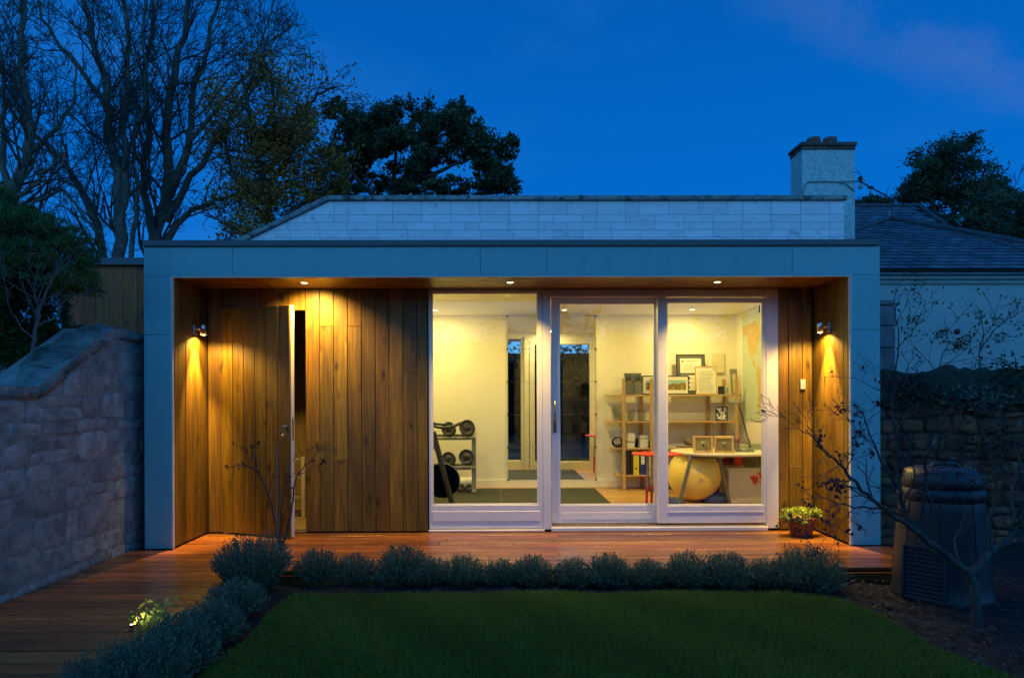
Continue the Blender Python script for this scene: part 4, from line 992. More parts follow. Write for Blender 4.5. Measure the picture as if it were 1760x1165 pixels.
# exercise ball
b = at(1193, 826, 8.42); br = 45.3/FPX*8.42
t = thing('exercise_ball', (b.x, 8.42, .0), 'large golden yellow exercise ball under the desk', 'exercise ball')
m = MB(); m.sphere((b.x, 8.42, br+.004), br, 64, 40, (1, 1, .985)); m.build('ball', M['ball'], t)
m = MB(); c = Vector((b.x, 8.42, br+.004)); d0 = Vector((at(1212, 834, 7.95).x-b.x, -.28, -.03)).normalized(); u_ = d0.cross(Vector((0, 0, 1))).normalized(); v_ = u_.cross(d0)
def onball(a, b_): return c+(d0+u_*a+v_*b_).normalized()*(br*1.002)
def disc(a0, b0, r, k=12): m.add([onball(a0, b0)]+[onball(a0+r*math.cos(2*PI*i/k), b0+r*math.sin(2*PI*i/k)) for i in range(k)], [(0, i+1, (i+1) % k+1) for i in range(k)])
disc(0, 0, .055)
for i in range(9): a = 2*PI*i/9; disc(.085*math.cos(a), .085*math.sin(a), .012, 6)
for i in range(7): a = rad(215+18*i); disc(.15*math.cos(a), .15*math.sin(a), .014, 5)
m.build('emblem', M['greyink'], t)
m = MB(); NRb = random.Random(5); vs = []; 
for (qx, w_, h_, Y_) in ((1155, .16, .09, 8.1), (1231, .19, .11, 8.35)):
    p = at(qx, 866, Y_); m.sphere((p.x, Y_, h_*.3), h_, 18, 10, (w_/h_, 1.5, .8))
o = m.build('blue_cloth', M['bluecloth'], None); tag(o, 'blue cloth bunched on the floor around the yellow ball', 'cloth')
# red drawer cabinet
x0, x1 = X(1217, 8.95), X(1254, 8.95); t = thing('drawer_cabinet', ((x0+x1)/2, 8.95, 0), 'tall red steel drawer cabinet between ball and white box', 'cabinet'); zc = .615
box('body', M['redsteel'], t, x0, x1, 8.76, 9.2, .03, zc-.01, .004)
for k in range(5):
    z0 = .04+k*.112; d_ = box('drawer', M['redsteel'], t, x0+.006, x1-.006, 8.745, 8.7595, z0, z0+.104, .004)
    m = MB(); xm = (x0+x1)/2; m.tube([(xm-.05, 8.742, z0+.07), (xm-.04, 8.728, z0+.07), (xm+.04, 8.728, z0+.07), (xm+.05, 8.742, z0+.07)], .005, 7); m.build('handle', M['steel'], d_)
    m = MB(); m.tube([(x1-.03, 8.7435, z0+.03), (x1-.03, 8.741, z0+.03)], .006, 8); m.build('lock', M['black'], d_)
# red screen behind the box
x0, x1 = X(1258, 9.15), RX1-.05; t = thing('red_chest', ((x0+x1)/2, 9.2, 0), 'dark red low chest behind the white box beneath the desk', 'chest')
box('body', M['redsteel'], t, x0, x1, 9.1, 9.38, .02, .56, .006); box('lid', M['redsteel'], t, x0-.004, x1+.004, 9.095, 9.385, .562, .60, .006)
# white box with red label
YX = 8.22
x0, x1 = X(1252, YX), X(1313, YX)+.09; zb = Z(804, YX, 1290); t = thing('white_box', ((x0+x1)/2, YX+.2, 0), 'off white lidded box with tilted red 2 label under the desk', 'box')
Mx = Matrix.Translation((x0, YX, 0)) @ Matrix.Rotation(rad(-3), 4, 'Z'); w_ = x1-x0
m = MB(); m.box(.0, w_, 0, .42, .003, zb-.03, .004, M=Mx); m.build('body', M['fridge'], t)
m = MB(); m.box(-.012, w_+.004, -.012, .43, zb-.029, zb, .005, M=Mx); m.build('lid', M['fridge'], t)
lc = at(1301, 823, YX-.016); s = .062; a = rad(28)
lb = empty('red_label', (lc.x, YX-.0045-(lc.x-x0)*math.sin(rad(3)), lc.z), t)
lb.rotation_euler = (0, -a, rad(-3))
m = MB(); m.box(-s, s, -.0008, 0, -s, s); o = m.build('label_square', M['red'], None, origin=(0, 0, 0)); o.parent = lb; o.location = (0, 0, 0)
font('2', .125, 'numeral', M['paper'], lb, (.018, -.0016, .008), ext=.0005)
q_ = font('zone', .034, 'lettering', M['ink'], lb, (-.022, -.0024, -.008), ext=.0003)
m = MB(); m.box(-s*.85, s*.85, -.0014, -.0009, -s*.85, -s*.70); o = m.build('rule', M['paper'], None, origin=(0, 0, 0)); o.parent = lb; o.location = (0, 0, 0)
p = at(1292, 800, YX+.15); m = MB()
Mx = Matrix.Translation((p.x, YX+.14, zb+.004)) @ Matrix.Rotation(rad(9), 4, 'Y') @ Matrix.Rotation(rad(22), 4, 'X')
m.box(-.10, .19, -.08, .12, .0, .012, .002, M=Mx); Mx2 = Mx @ Matrix.Translation((0, .12, 0)) @ Matrix.Rotation(rad(38), 4, 'X'); m.box(-.10, .19, 0, .10, .0, .01, .002, M=Mx2)
o = m.build('folded_card', M['cardboard'], None); tag(o, 'folded brown card lying on the white box under the desk', 'card')
m = MB(); m.tube([at(1305, 785, 8.16), at(1307, 812, 8.15), at(1312, 830, 8.15), at(1314, 866, 8.15)], .004, 6); o = m.build('power_lead', M['black'], None); tag(o, 'thin black power lead hanging from the desk in front of the white box', 'lead')

# world map on the right wall
Y0m, Y1m = 9.56, 7.40; zm1, zm0 = Z(542, 9.56, 1279), Z(722.5, 9.56, 1279)
t = thing('world_map', (RX1, (Y0m+Y1m)/2, zm0), 'large world map poster in pale green and tan on the right wall', 'map')
box('sheet', M['mapsea'], t, RX1-.006, RX1-.001, Y1m, Y0m, zm0, zm1)
lands = [[(-168, 66), (-156, 71), (-125, 70), (-95, 73), (-80, 73), (-65, 60), (-56, 52), (-66, 45), (-75, 38), (-81, 31), (-81, 25), (-90, 30), (-97, 26), (-97, 20), (-90, 21), (-87, 16), (-83, 10), (-78, 8), (-86, 9), (-95, 15), (-105, 20), (-112, 29), (-124, 40), (-125, 49), (-135, 58), (-150, 60), (-162, 56)],
 [(-78, 8), (-72, 12), (-60, 8), (-50, 0), (-35, -7), (-40, -20), (-48, -28), (-58, -38), (-65, -45), (-68, -54), (-74, -50), (-73, -37), (-70, -20), (-81, -5)],
 [(-55, 82), (-20, 82), (-25, 70), (-43, 60), (-53, 68)],
 [(-17, 15), (-10, 32), (10, 37), (32, 31), (43, 12), (51, 11), (40, -5), (35, -24), (20, -34), (12, -17), (9, 4), (-8, 5)],
 [(-9, 37), (-9, 43), (-2, 48), (8, 55), (10, 64), (25, 71), (60, 69), (100, 76), (140, 72), (180, 68), (162, 58), (140, 52), (128, 40), (121, 30), (108, 20), (103, 4), (98, 16), (90, 22), (80, 8), (72, 20), (58, 25), (50, 14), (38, 22), (35, 36), (22, 37), (12, 44), (3, 42)],
 [(114, -22), (130, -12), (142, -11), (153, -28), (146, -38), (131, -32), (115, -34)]]
def mp_(lo, la): return (min(max(.01, Y0m-(9.19-(lo+100)/360*2.55)), Y0m-Y1m-.01), (la+62)/(86+62)*(zm1-zm0))
for k, poly in enumerate(lands):
    pts = [mp_(*q) for q in poly]; r_ = random.Random(k); fine = []
    for i in range(len(pts)):
        p, q = Vector(pts[i]), Vector(pts[(i+1) % len(pts)]); fine.append(p)
        nn = (q-p).orthogonal().normalized() if (q-p).length > 0 else Vector((0, 0))
        for s_ in (.33, .66): fine.append(p.lerp(q, s_)+nn*r_.uniform(-.02, .02))
    tri = tessellate_polygon([[Vector((p.x, p.y, 0)) for p in fine]])
    m = MB(); m.add([(RX1-.0068, Y0m-p.x, zm0+p.y) for p in fine], [tuple(i for i in t_) for t_ in tri]); m.build('printed_land', M['mapland'], t)
m = MB(); r_ = random.Random(2)
for i in range(420):
    u, v = r_.random()*(Y0m-Y1m-.04)+.02, r_.random()*(zm1-zm0-.04)+.02
    w_, h_ = r_.uniform(.004, .018), r_.uniform(.003, .006); m.quad((RX1-.0075, Y0m-u, zm0+v), (RX1-.0075, Y0m-u-w_, zm0+v), (RX1-.0075, Y0m-u-w_, zm0+v+h_), (RX1-.0075, Y0m-u, zm0+v+h_))
for i in range(24):
    u = (i+.5)/24*(Y0m-Y1m-.04)+.02; m.quad((RX1-.0075, Y0m-u, zm0+.03), (RX1-.0075, Y0m-u-.012, zm0+.03), (RX1-.0075, Y0m-u-.012, zm0+.04), (RX1-.0075, Y0m-u, zm0+.04))
m.build('place_names', M['greyink'], t, kind='stuff')
for o in [o for o in bpy.data.objects if o.parent is None and o.name not in _before]:   # shrink room things uniformly about the camera point, onto the raised floor
    o.location = Vector(o.location)*RK + Vector((0, 0, FLZ)); o.scale = (RK, RK, RK)
YR, RX1, RX0 = _yr, _rx1, _rx0
# step ladder inside the store, seen through the gap of the door
YL = 7.35; t = thing('step_ladder', (X(516, YL), YL, 0), 'pale step ladder standing in the dark store behind the open door', 'ladder')
xa = X(521, YL); 
m = MB(); m.box(xa-.02, xa+.02, YL-.02, YL+.02, .003, .66, .003); m.build('stile', M['ceramic'], t)
m = MB(); m.box(xa-.42, xa-.38, YL-.02, YL+.02, .003, .66, .003); m.build('stile', M['ceramic'], t)
for z in (.2, .42, .61):
    m = MB(); m.box(xa-.379, xa-.0205, YL-.03, YL+.05, z, z+.03, .003); m.build('tread', M['greysteel'], t)

# ------------------------------------------------------------------ stone walls
def stone_mesh(m, quad, O, U, V, Nn, depth, r, n=12):
    """a rubble stone whose outline fills the jittered quad (u,v corners), proud of the wall face by depth"""
    def bil(s, t):
        a, b, c, d = quad
        return ((a[0]*(1-s)+b[0]*s)*(1-t)+(d[0]*(1-s)+c[0]*s)*t, (a[1]*(1-s)+b[1]*s)*(1-t)+(d[1]*(1-s)+c[1]*s)*t)
    e = r.uniform(4.5, 14.0); vs = []; j = [r.uniform(.88, 1.03) for _ in range(n)]; ph = r.uniform(0, .5)
    tx, ty = r.uniform(-.6, .6)*depth, r.uniform(-.6, .6)*depth
    for k, (sc, h) in enumerate(((1.0, -.4), (.975, .45), (.90, .95), (.45, 1.08))):
        for i in range(n):
            a = 2*PI*i/n+ph; ca, sa = math.cos(a), math.sin(a); q = 1/((abs(ca)**e+abs(sa)**e)**(1/e))
            s_, t_ = .5+.5*ca*q*j[i]*sc, .5+.5*sa*q*j[i]*sc; u, v = bil(s_, t_)
            hh = h*depth + (tx*ca+ty*sa)*(h > 0)*sc + (r.uniform(-.12, .12)*depth if k >= 2 else 0)
            vs.append(O+U*u+V*v+Nn*hh)
    u, v = bil(.5, .5); vs.append(O+U*u+V*v+Nn*depth*1.05)
    fs = []
    for k in range(3):
        for i in range(n): a = k*n+i; b = k*n+(i+1) % n; fs.append((a, b, b+n, a+n))
    for i in range(n): fs.append((3*n+i, 3*n+(i+1) % n, 4*n))
    m.add(vs, fs, True)
def rubble(par, mat, u0, u1, top, O, U, V, Nn, r, hmin=.09, hmax=.2, wmin=.14, wmax=.42, gap=.012, z0=-.12, name='stone', dmin=.012, dmax=.035, maxn=290):
    zs = [z0]; zmax = max(top(u0+(u1-u0)*i/40) for i in range(41))
    while zs[-1] < zmax: zs.append(zs[-1]+r.uniform(hmin, hmax))
    def wav(k, u): return zs[k]+(.075*noise.noise(Vector((u*1.7, k*1.9, 2)))+.025*noise.noise(Vector((u*6, k*1.7, 9)))) if k else zs[0]
    cnt = 0
    for k in range(len(zs)-1):
        u = u0 - r.uniform(0, wmin); last = 0
        while u < u1:
            w = r.uniform(wmin, wmax)*(1 if r.random() < .75 else .55); a, b = max(u, u0), min(u+w, u1); u += w
            if b-a < .06: continue
            parts = [(0, 1)] if r.random() < .8 or w < .18 else [(0, r.uniform(.4, .6)), None]
            if parts[-1] is None: parts[-1] = (parts[0][1], 1)
            for f0, f1 in parts:
                sk = r.uniform(-.035, .035)
                def P(uu, f): return (uu, wav(k, uu)*(1-f)+wav(k+1, uu)*f)
                q = [P(a+gap/2+sk*.5, f0), P(b-gap/2-sk*.5, f0), P(b-gap/2+sk, f1), P(a+gap/2+sk, f1)]
                q = [(x, y+(gap/2 if i < 2 else -gap/2)) for i, (x, y) in enumerate(q)]
                tp = min(top(q[2][0]), top(q[3][0]), top((a+b)/2))-.01
                if q[0][1] > tp-.05: continue
                q[2] = (q[2][0], min(q[2][1], top(q[2][0])-.012)); q[3] = (q[3][0], min(q[3][1], top(q[3][0])-.012))
                if q[2][1]-q[1][1] < .035 or q[3][1]-q[0][1] < .035: continue
                m = MB(); stone_mesh(m, q, O, U, V, Nn, r.uniform(dmin, dmax), r); m.build(name, mat, par); cnt += 1
    return cnt
r = random.Random(11)
# left garden wall, running away from the camera along x = WX, with a ramped top
WX = -3.13
def topL(y):
    a, b = 4.66, 5.54; za, zb = 1.37, 1.86
    return za if y < a else zb if y > b else za+(zb-za)*(y-a)/(b-a)
t = thing('garden_wall', (WX-.2, 4.4, GZ), 'grey rubble stone garden wall with sloping coping along the left of the deck path', 'stone wall')
m = MB(); ys = [1.6, 4.66, 5.54, 6.1]; prof = [(y, topL(y)-.02) for y in ys]
m.prism([(1.6, GZ-.05), (6.1, GZ-.05)]+list(reversed(prof)), Vector((WX, 0, 0)), Vector((0, 1, 0)), Vector((0, 0, 1)), Vector((1, 0, 0)), -.38, 0); m.build('wall_core', M['mortarL'], t)
rubble(t, M['stoneL'], 2.2, 6.05, lambda u: topL(u)-.10, Vector((WX, 0, 0)), Vector((0, 1, 0)), Vector((0, 0, 1)), Vector((1, 0, 0)), r, .11, .24, .18, .5, gap=.004, z0=GZ-.02, dmin=.001, dmax=.008)
def cope(par, pts, wid, th, mat, n0, r, lateral, seg=.32, rough_=.02, name='coping_stone'):
    """rounded coping stones following the polyline pts; lateral = unit vector across the wall"""
    for i in range(len(pts)-1):
        a, b = Vector(pts[i]), Vector(pts[i+1]); Ld = (b-a).length; ns = max(1, round(Ld/seg)); d = (b-a)/Ld; upv = lateral.cross(d); 
        if upv.z < 0: upv = -upv
        for k in range(ns):
            s0, s1 = a+d*(Ld*k/ns+.004), a+d*(Ld*(k+1)/ns-.004); vs = []; fs = []; nn = 10; rows = 4; hh = r.uniform(-.008, .008)
            for q in range(rows):
                c = s0.lerp(s1, q/(rows-1)); e = .93 if q in (0, rows-1) else 1.0
                for w in range(nn):
                    al = PI*w/(nn-1); x = math.cos(al); z = math.sin(al)
                    sx = (abs(x)**.7)*(1 if x > 0 else -1); sz = (abs(z)**.75)
                    p = c+lateral*(sx*wid/2*e)+upv*(sz*th*e+hh); p += Vector((noise.noise(p*6), noise.noise(p*6+Vector((9, 0, 0))), noise.noise(p*6+Vector((0, 9, 0)))))*rough_*(.3+sz)
                    vs.append(p)
            for q in range(rows-1):
                for w in range(nn-1): A = q*nn+w; fs.append((A, A+1, A+nn+1, A+nn))
            fs.append(tuple(range(nn-1, -1, -1))); fs.append(tuple(range((rows-1)*nn, rows*nn))); 
            fs.append((0, nn, 2*nn, 3*nn, 4*nn-1, 3*nn-1, 2*nn-1, nn-1))
            m = MB(); m.add(vs, fs, True); m.build(name, mat, par)
cope(t, [(WX-.17, 1.8, 1.27), (WX-.17, 4.66, 1.27), (WX-.17, 5.54, 1.76), (WX-.17, 6.12, 1.76)], .37, .10, M['copeL'], 0, r, Vector((1, 0, 0)), seg=.40, rough_=.045)
# mossy wall behind it, running left
t = thing('mossy_wall', (-4.6, 6.3, GZ), 'mossy topped wall section behind the sloping end of the left stone wall', 'stone wall')
m = MB(); m.box(-7.0, WX-.20, 6.12, 6.45, GZ-.05, 1.78); m.build('wall_core', M['mortarL'], t)
cope(t, [(-7.0, 6.28, 1.74), (WX-.30, 6.28, 1.74)], .44, .19, M['moss'], 0, r, Vector((0, 1, 0)), seg=.5, rough_=.05)
rubble(t, M['stoneL'], -5.9, WX-.24, lambda u: 1.74, Vector((0, 6.12, 0)), Vector((1, 0, 0)), Vector((0, 0, 1)), Vector((0, -1, 0)), r, .14, .24, .25, .5, z0=.6)
m = MB(); m.box(-9, WX-.39, 1.6, 6.11, GZ-.02, .9); o = m.build('raised_bank', M['soil']); o['kind'] = 'structure'
# right garden wall facing the camera
RWY = 6.35
def topR(u): return 1.50+.05*noise.noise(Vector((u*1.1, 0, 3)))
t = thing('rubble_wall', (5.2, RWY+.2, GZ), 'red brown rubble wall with thick mossy top behind the compost bin', 'stone wall')
m = MB(); m.box(3.40, 8.2, RWY, RWY+.4, GZ-.05, 1.42); m.build('wall_core', M['mortarR'], t)
rubble(t, M['stoneR'], 3.42, 6.6, lambda u: topR(u)-.20, Vector((0, RWY, 0)), Vector((1, 0, 0)), Vector((0, 0, 1)), Vector((0, -1, 0)), r, .07, .16, .10, .30, gap=.006, z0=GZ-.02, dmin=.008, dmax=.035)
vs = []; fs = []; nx, na = 150, 22
for i in range(nx+1):
    u = 3.38+4.8*i/nx
    for j in range(na+1):
        al = PI*j/na; c_, s_ = math.cos(al), math.sin(al)
        rr_ = 1+.30*noise.noise(Vector((u*1.9, al*1.2, 4)))+.20*noise.noise(Vector((u*7, al*3, 1)))+.10*noise.noise(Vector((u*19, al*7, 6)))
        vs.append((u+.02*noise.noise(Vector((u*9, al*5, 2))), RWY+.2-c_*.27*rr_, 1.26+s_*.27*rr_ - .10*max(0, c_)*(1+noise.noise(Vector((u*3, 7, 1))))))
for i in range(nx):
    for j in range(na): a = i*(na+1)+j; fs.append((a, a+1, a+na+2, a+na+1))
m = MB(); m.add(vs, fs, True); m.build('moss_cap', M['moss'], t)
# leaves scatter helper ------------------------------------------------
def leafquads(P, size, r_, asp=.5, droop=0.0, updir=None):
    """P (n,3) centres; returns (n*4,3) diamond-shaped leaves"""
    n = len(P); d = r_.randn(n, 3); 
    if updir is not None: d = d*updir[1]+np.array(updir[0])[None, :] if np.ndim(updir[0]) == 1 else d*updir[1]+updir[0]
    d[:, 2] -= droop; d /= np.linalg.norm(d, axis=1)[:, None]
    s = np.cross(d, r_.randn(n, 3)); s /= np.linalg.norm(s, axis=1)[:, None]+1e-9
    L_ = (size*(.6+.8*r_.rand(n)))[:, None]; 
    Q = np.zeros((n, 4, 3)); Q[:, 0] = P-d*L_*.5; Q[:, 1] = P+s*L_*asp*.5; Q[:, 2] = P+d*L_*.5; Q[:, 3] = P-s*L_*asp*.5
    return Q.reshape(-1, 3)
def clumps(cs, n, r_, sub=46, subr=.27, shell=.75):
    """leaf centres in sub-clumps spread through ellipsoids cs=[(center, (rx,ry,rz))]; returns points and per-clump tone"""
    vol = np.array([c[1][0]*c[1][2] for c in cs]); vol = vol/vol.sum(); out = []; tone = []
    for (c, rd), f in zip(cs, vol):
        k = max(4, int(sub)); d = r_.randn(k, 3); d /= np.linalg.norm(d, axis=1)[:, None]; rr = (shell+(1-shell)*r_.rand(k))*r_.rand(k)**.25
        cc = np.array(c)+d*rr[:, None]*np.array(rd); tn = r_.rand(k)*.7
        m_ = int(n*f); idx = r_.randint(0, k, m_); sp = r_.randn(m_, 3)*np.array(rd)*subr*(.5+.6*r_.rand(k))[idx][:, None]
        out.append(cc[idx]+sp*.6); tone.append(np.clip(tn[idx]+.3*r_.rand(m_), 0, 1))
    return np.concatenate(out), np.concatenate(tone)
r2 = np.random.RandomState(3)
def addleaves(name, P, tone, size, mat, par, asp=.5, droop=0, updir=None, r_=r2, kind='stuff'):
    o = W0(par); return npmesh(name, leafquads(P, size, r_, asp, droop, updir), 4, mat, par, o, kind, tone)
# small plants on the right wall
P = []; 
for (qx, qy, s, n) in ((1565, 668, .10, 260), (1560, 660, .07, 150), (1600, 690, .09, 140), (1745, 640, .12, 200), (1712, 765, .12, 220)):
    c = at(qx, qy, RWY-.12); P.append(np.array(c)+r2.randn(n, 3)*[s, .04, s*.7])
P = np.concatenate(P); addleaves('wall_plant', P, r2.rand(len(P)), .045, M['leaf_ivy'], t)
c = at(1700, 690, RWY-.12); P = np.array([c.x, RWY-.10, c.z])+r2.randn(900, 3)*[.17, .015, .085]
m = MB()
for p in P[:520]:
    yy_ = RWY-.02-.25*max(0, min(1, (1.5-p[2])*3)); 
c = at(1695, 680, RWY-.085)
lich = npmesh('lichen', leafquads(np.array([c.x, RWY-.095, c.z])+r2.randn(420, 3)*[.15, .012, .06], .04, r2, .8), 4, M['lichen'], t, W0(t), 'stuff')

# ------------------------------------------------------------------ timber fence at the left
YG = 7.0; x0, x1 = X(118, YG), X(249, YG)+.25; zf0, zf1 = 0.6, Z(457, YG, 200)
t = thing('timber_fence', ((x0+x1)/2, YG, GZ), 'brown vertical board fence with dark metal capping left of the garden room', 'fence')
xs = x0
while xs < x1-.02:
    w = R.choice((.14, .14, .17, .11)); box('board', M['fencewood'], t, xs, min(xs+w-.004, x1), YG+R.uniform(-.003, .003), YG+.02, GZ, zf1, .002); xs += w
box('capping', M['flash'], t, x0-.4, x1+.02, YG-.05, YG+.06, zf1+.001, Z(444.5, YG, 200), .003)
box('post', M['clad'], t, x0-.06, x0-.003, YG-.01, YG+.05, GZ, zf1, .003)
for _o in t.children:
    pass

# ------------------------------------------------------------------ white block gable behind
YU = 10.06
t = thing('block_wall', (at(940, 600, YU).x, YU, 2.5), 'white painted blockwork gable with weathered coping rising behind the flat roof', 'block wall')
zc_ = Z(345.5, YU, 940); zb_ = 2.45
xa, xb = X(567, YU), X(1452, YU); xl_ = at(428, 412, YU); slope_a = (xl_.x, xl_.z); slope_b = (xa, zc_)
sl = (slope_b[1]-slope_a[1])/(slope_b[0]-slope_a[0])
# keep below the sloping coping: z <= za + sl*(x-xa)
core = clip([(slope_a[0]-1.2, zb_), (xb, zb_), (xb, zc_), (slope_a[0]-1.2, zc_)], sl, -1, slope_a[1]-sl*slope_a[0])
m = MB(); m.prism(core, Vector((0, YU, 0)), Vector((1, 0, 0)), Vector((0, 0, 1)), Vector((0, -1, 0)), -.2, -.006); m.build('wall_core', M['mortar'], t)
z = zc_; k = 0; hs_ = [.205]+[.112]*12; r = random.Random(5)
for h in hs_:
    if z-h < 2.5: break
    x = xb; 
    first = True
    while x > slope_a[0]-1.2:
        w = .43*(r.choice((1, 1, 1, .5)) if not first or k % 2 else .5)*(1+r.uniform(-.02, .02)); first = False
        poly = clip([(x-w+.006, z-h+.005), (x-.003, z-h+.005), (x-.003, z-.002), (x-w+.006, z-.002)], sl, -1, slope_a[1]-sl*slope_a[0]-.01)
        if len(poly) > 2 and area2(poly) > .002:
            d = r.uniform(0, .004); m = MB(); m.prism(poly, Vector((0, YU, 0)), Vector((1, 0, 0)), Vector((0, 0, 1)), Vector((0, -1, 0)), -.01, d); m.build('block', M['block'], t)
        x -= w
    z -= h; k += 1
x = xa-.02
cx_ = []
while x < X(1456, YU): cx_.append(x); x += r.uniform(.8, 1.0)
cx_.append(X(1456, YU))
for a, b in zip(cx_[:-1], cx_[1:]): box('coping', M['coping'], t, a+.002, b-.002, YU-.055, YU+.25, zc_+.001, zc_+.072+r.uniform(-.002, .002), .012)
dv = Vector((xa-slope_a[0], 0, zc_-slope_a[1])); Ld = dv.length; dv.normalize(); nv = Vector((-dv.z, 0, dv.x)); p0 = Vector((slope_a[0], 0, slope_a[1]))-dv*1.2
n = 4
for i in range(n):
    a = p0+dv*((Ld+1.2)*i/n+.002); b = p0+dv*((Ld+1.2)*(i+1)/n-.002)
    Mx = Matrix((( dv.x, 0, nv.x, a.x), (0, 1, 0, 0), (dv.z, 0, nv.z, a.z), (0, 0, 0, 1)))
    m = MB(); m.box(0, (b-a).length, YU-.055, YU+.25, .002, .074, .012, M=Mx); m.build('coping', M['coping'], t)
# chimney
YC = 10.6; x0, x1 = X(1380, YC), X(1470.5, YC); zt_ = Z(258, YC, 1425)
t = thing('chimney', ((x0+x1)/2, YC+.2, 2.4), 'harled chimney stack with brown brick cap and two short pots', 'chimney')
DC = .42
vs = []; m = MB(); 
nxx = 34; nz_ = 70
def harl(a, b, n1, zlo, zhi, n2):
    vs = []; fs = []; d = (b-a); nn = Vector((d.y, -d.x, 0)).normalized()
    for i in range(n1+1):
        for j in range(n2+1):
            p = a.lerp(b, i/n1)+Vector((0, 0, zlo+(zhi-zlo)*j/n2)); e = 0 if i in (0, n1) else 1
            vs.append(p+nn*(.011*noise.noise(p*28)+.008*noise.noise(p*55))*e)
    for i in range(n1):
        for j in range(n2): q = i*(n2+1)+j; fs.append((q, q+n2+1, q+n2+2, q+1))
    return vs, fs
for a, b, n1 in ((Vector((x0, YC, 0)), Vector((x1, YC, 0)), 40), (Vector((x0, YC+DC, 0)), Vector((x0, YC, 0)), 20), (Vector((x1, YC, 0)), Vector((x1, YC+DC, 0)), 20)):
    vs, fs = harl(a, b, n1, 2.4, zt_, 100); m.add(vs, fs, True)
m.add([(x0, YC+DC, 2.4), (x1, YC+DC, 2.4), (x1, YC+DC, zt_), (x0, YC+DC, zt_)], [(1, 0, 3, 2)]); m.build('stack', M['harl'], t)
zz_ = zt_
for c_, (ov, h) in enumerate(((.012, .062), (.030, .062))):
    nb = 4
    for i in range(nb):
        a = x0-ov+(x1-x0+2*ov)*i/nb; b = x0-ov+(x1-x0+2*ov)*(i+1)/nb
        box('brick', M['capstone'], t, a+.003, b-.003, YC-ov, YC+.2, zz_+.001, zz_+h-.004, .006)
    for sx in (x0-ov, x1+ov-.1): box('brick', M['capstone'], t, sx+.002, sx+.098, YC+.203, YC+DC+ov, zz_+.001, zz_+h-.004, .006)
    box('brick', M['capstone'], t, x0-ov+.102, x1+ov-.102, YC+.203, YC+DC+ov, zz_+.001, zz_+h-.006, .004)
    zz_ += h
for q in (1400, 1428):
    xq = X(q, YC+.2); m = MB(); m.lathe([(.098, 0), (.096, .10), (.102, .105), (.104, .15), (.095, .165), (.080, .165), (.078, .05), (0, .05)], (xq, YC+.2, zz_-.03), 24); m.build('chimney_pot', M['terracotta'], t)
# cable round the chimney
zc2 = Z(313, YC, 1425); m = MB()
m.tube([(x0-.02, YC+.3, zc2-.36), (x0-.02, YC-.015, zc2-.28), (x0+.03, YC-.02, zc2-.06), (x0+.08, YC-.02, zc2), (x1-.35, YC-.02, zc2+.005), (x1-.16, YC-.02, zc2-.02), (x1-.02, YC-.02, zc2-.14), (x1+.01, YC+.1, zc2-.2)], .010, 7)
m.tube([(x0+.08, YC-.018, zc2+.004), (x1+.16, YC-.02, zc2+.01)], .008, 6); m.build('cable', M['gutter'], t)
xi = X(1479, YC); ti = thing('line_insulators', (xi, YC, zc2-.1), 'pair of brown and white ceramic insulators on the chimney bracket', 'insulator')
for dz in (.05, -.075):
    m = MB(); m.lathe([(.018, -.03), (.034, -.028), (.036, -.01), (.026, -.006), (.034, .0), (.036, .014), (.022, .03), (.012, .032)], (xi, YC-.02, zc2+dz), 16); m.build('insulator', M['claypot'] if dz > 0 else M['ceramic'], ti)
m = MB(); m.tube([(xi, YC-.02, zc2-.12), (xi, YC-.02, zc2+.1), (xi-.03, YC-.02, zc2+.16), (xi-.10, YC-.02, zc2+.15)], .006, 6); m.tube([(x1, YC-.02, zc2), (xi, YC-.02, zc2)], .010, 6); m.build('bracket', M['blackmetal'], ti)
m = MB(); pts = []
for i in range(40):
    u = i/39; a = Vector((xi, YC-.02, zc2)); b = at(1790, 440, 7.5); p = a.lerp(b, u); p.z -= .25*4*u*(1-u)*.35; pts.append(p)
m.tube(pts, [.012]*8+[.007]*32, 6); q = pts[3]; m.sphere(q, .03, 10, 6, (1.8, 1, .8)); m.tube([q, q+Vector((.0, 0, -.12)), q+Vector((-.05, 0, -.18)), q+Vector((-.10, 0, -.2))], .008, 6); m.sphere(q+Vector((-.1, 0, -.2)), .02, 8, 6)
o = m.build('overhead_wire', M['blackmetal'], None); tag(o, 'sagging overhead service wire from the chimney down to the right', 'wire')

# ------------------------------------------------------------------ white house at the right with slate roofs
YH = 9.3
x0 = X(1480, YH); x1 = 11.5; ze = Z(486, YH, 1640)
h = thing('white_house', (6.5, YH, GZ), 'pale rendered house with hipped slate roofs beyond the right garden wall', 'house')
box('wall', M['render'], h, x0-.3, x1, YH, YH+3.6, GZ, ze)
box('band', M['gutter'], h, x0-.3, x1+.05, YH-.03, YH-.002, ze-.02, ze+.04, .004)
box('eaves_board', M['render'], h, x0-.3, x1+.05, YH-.07, YH+.02, ze+.042, Z(473, YH-.07, 1640), .004)
m = MB(); zg = Z(473, YH-.07, 1640); m.box(x0-.3, x1+.1, YH-.14, YH-.0, zg+.002, zg+.052, .012); m.build('gutter', M['gutter'], h)
zer = zg+.06; YE_ = YH-.16
apx = at(1530, 378, 12.0); apex = Vector((apx.x, 12.0, apx.z))
eL = at(1440, 412, 9.9); 
O = Vector((0, YE_, zer)); slopev = Vector((0, apex.y-YE_, apex.z-zer)); SL = slopev.length; V_ = slopev/SL; U_ = Vector((1, 0, 0)); N_ = U_.cross(V_)
xE0 = X(1455, YE_)-1.4; xE1 = X(1990, YE_)
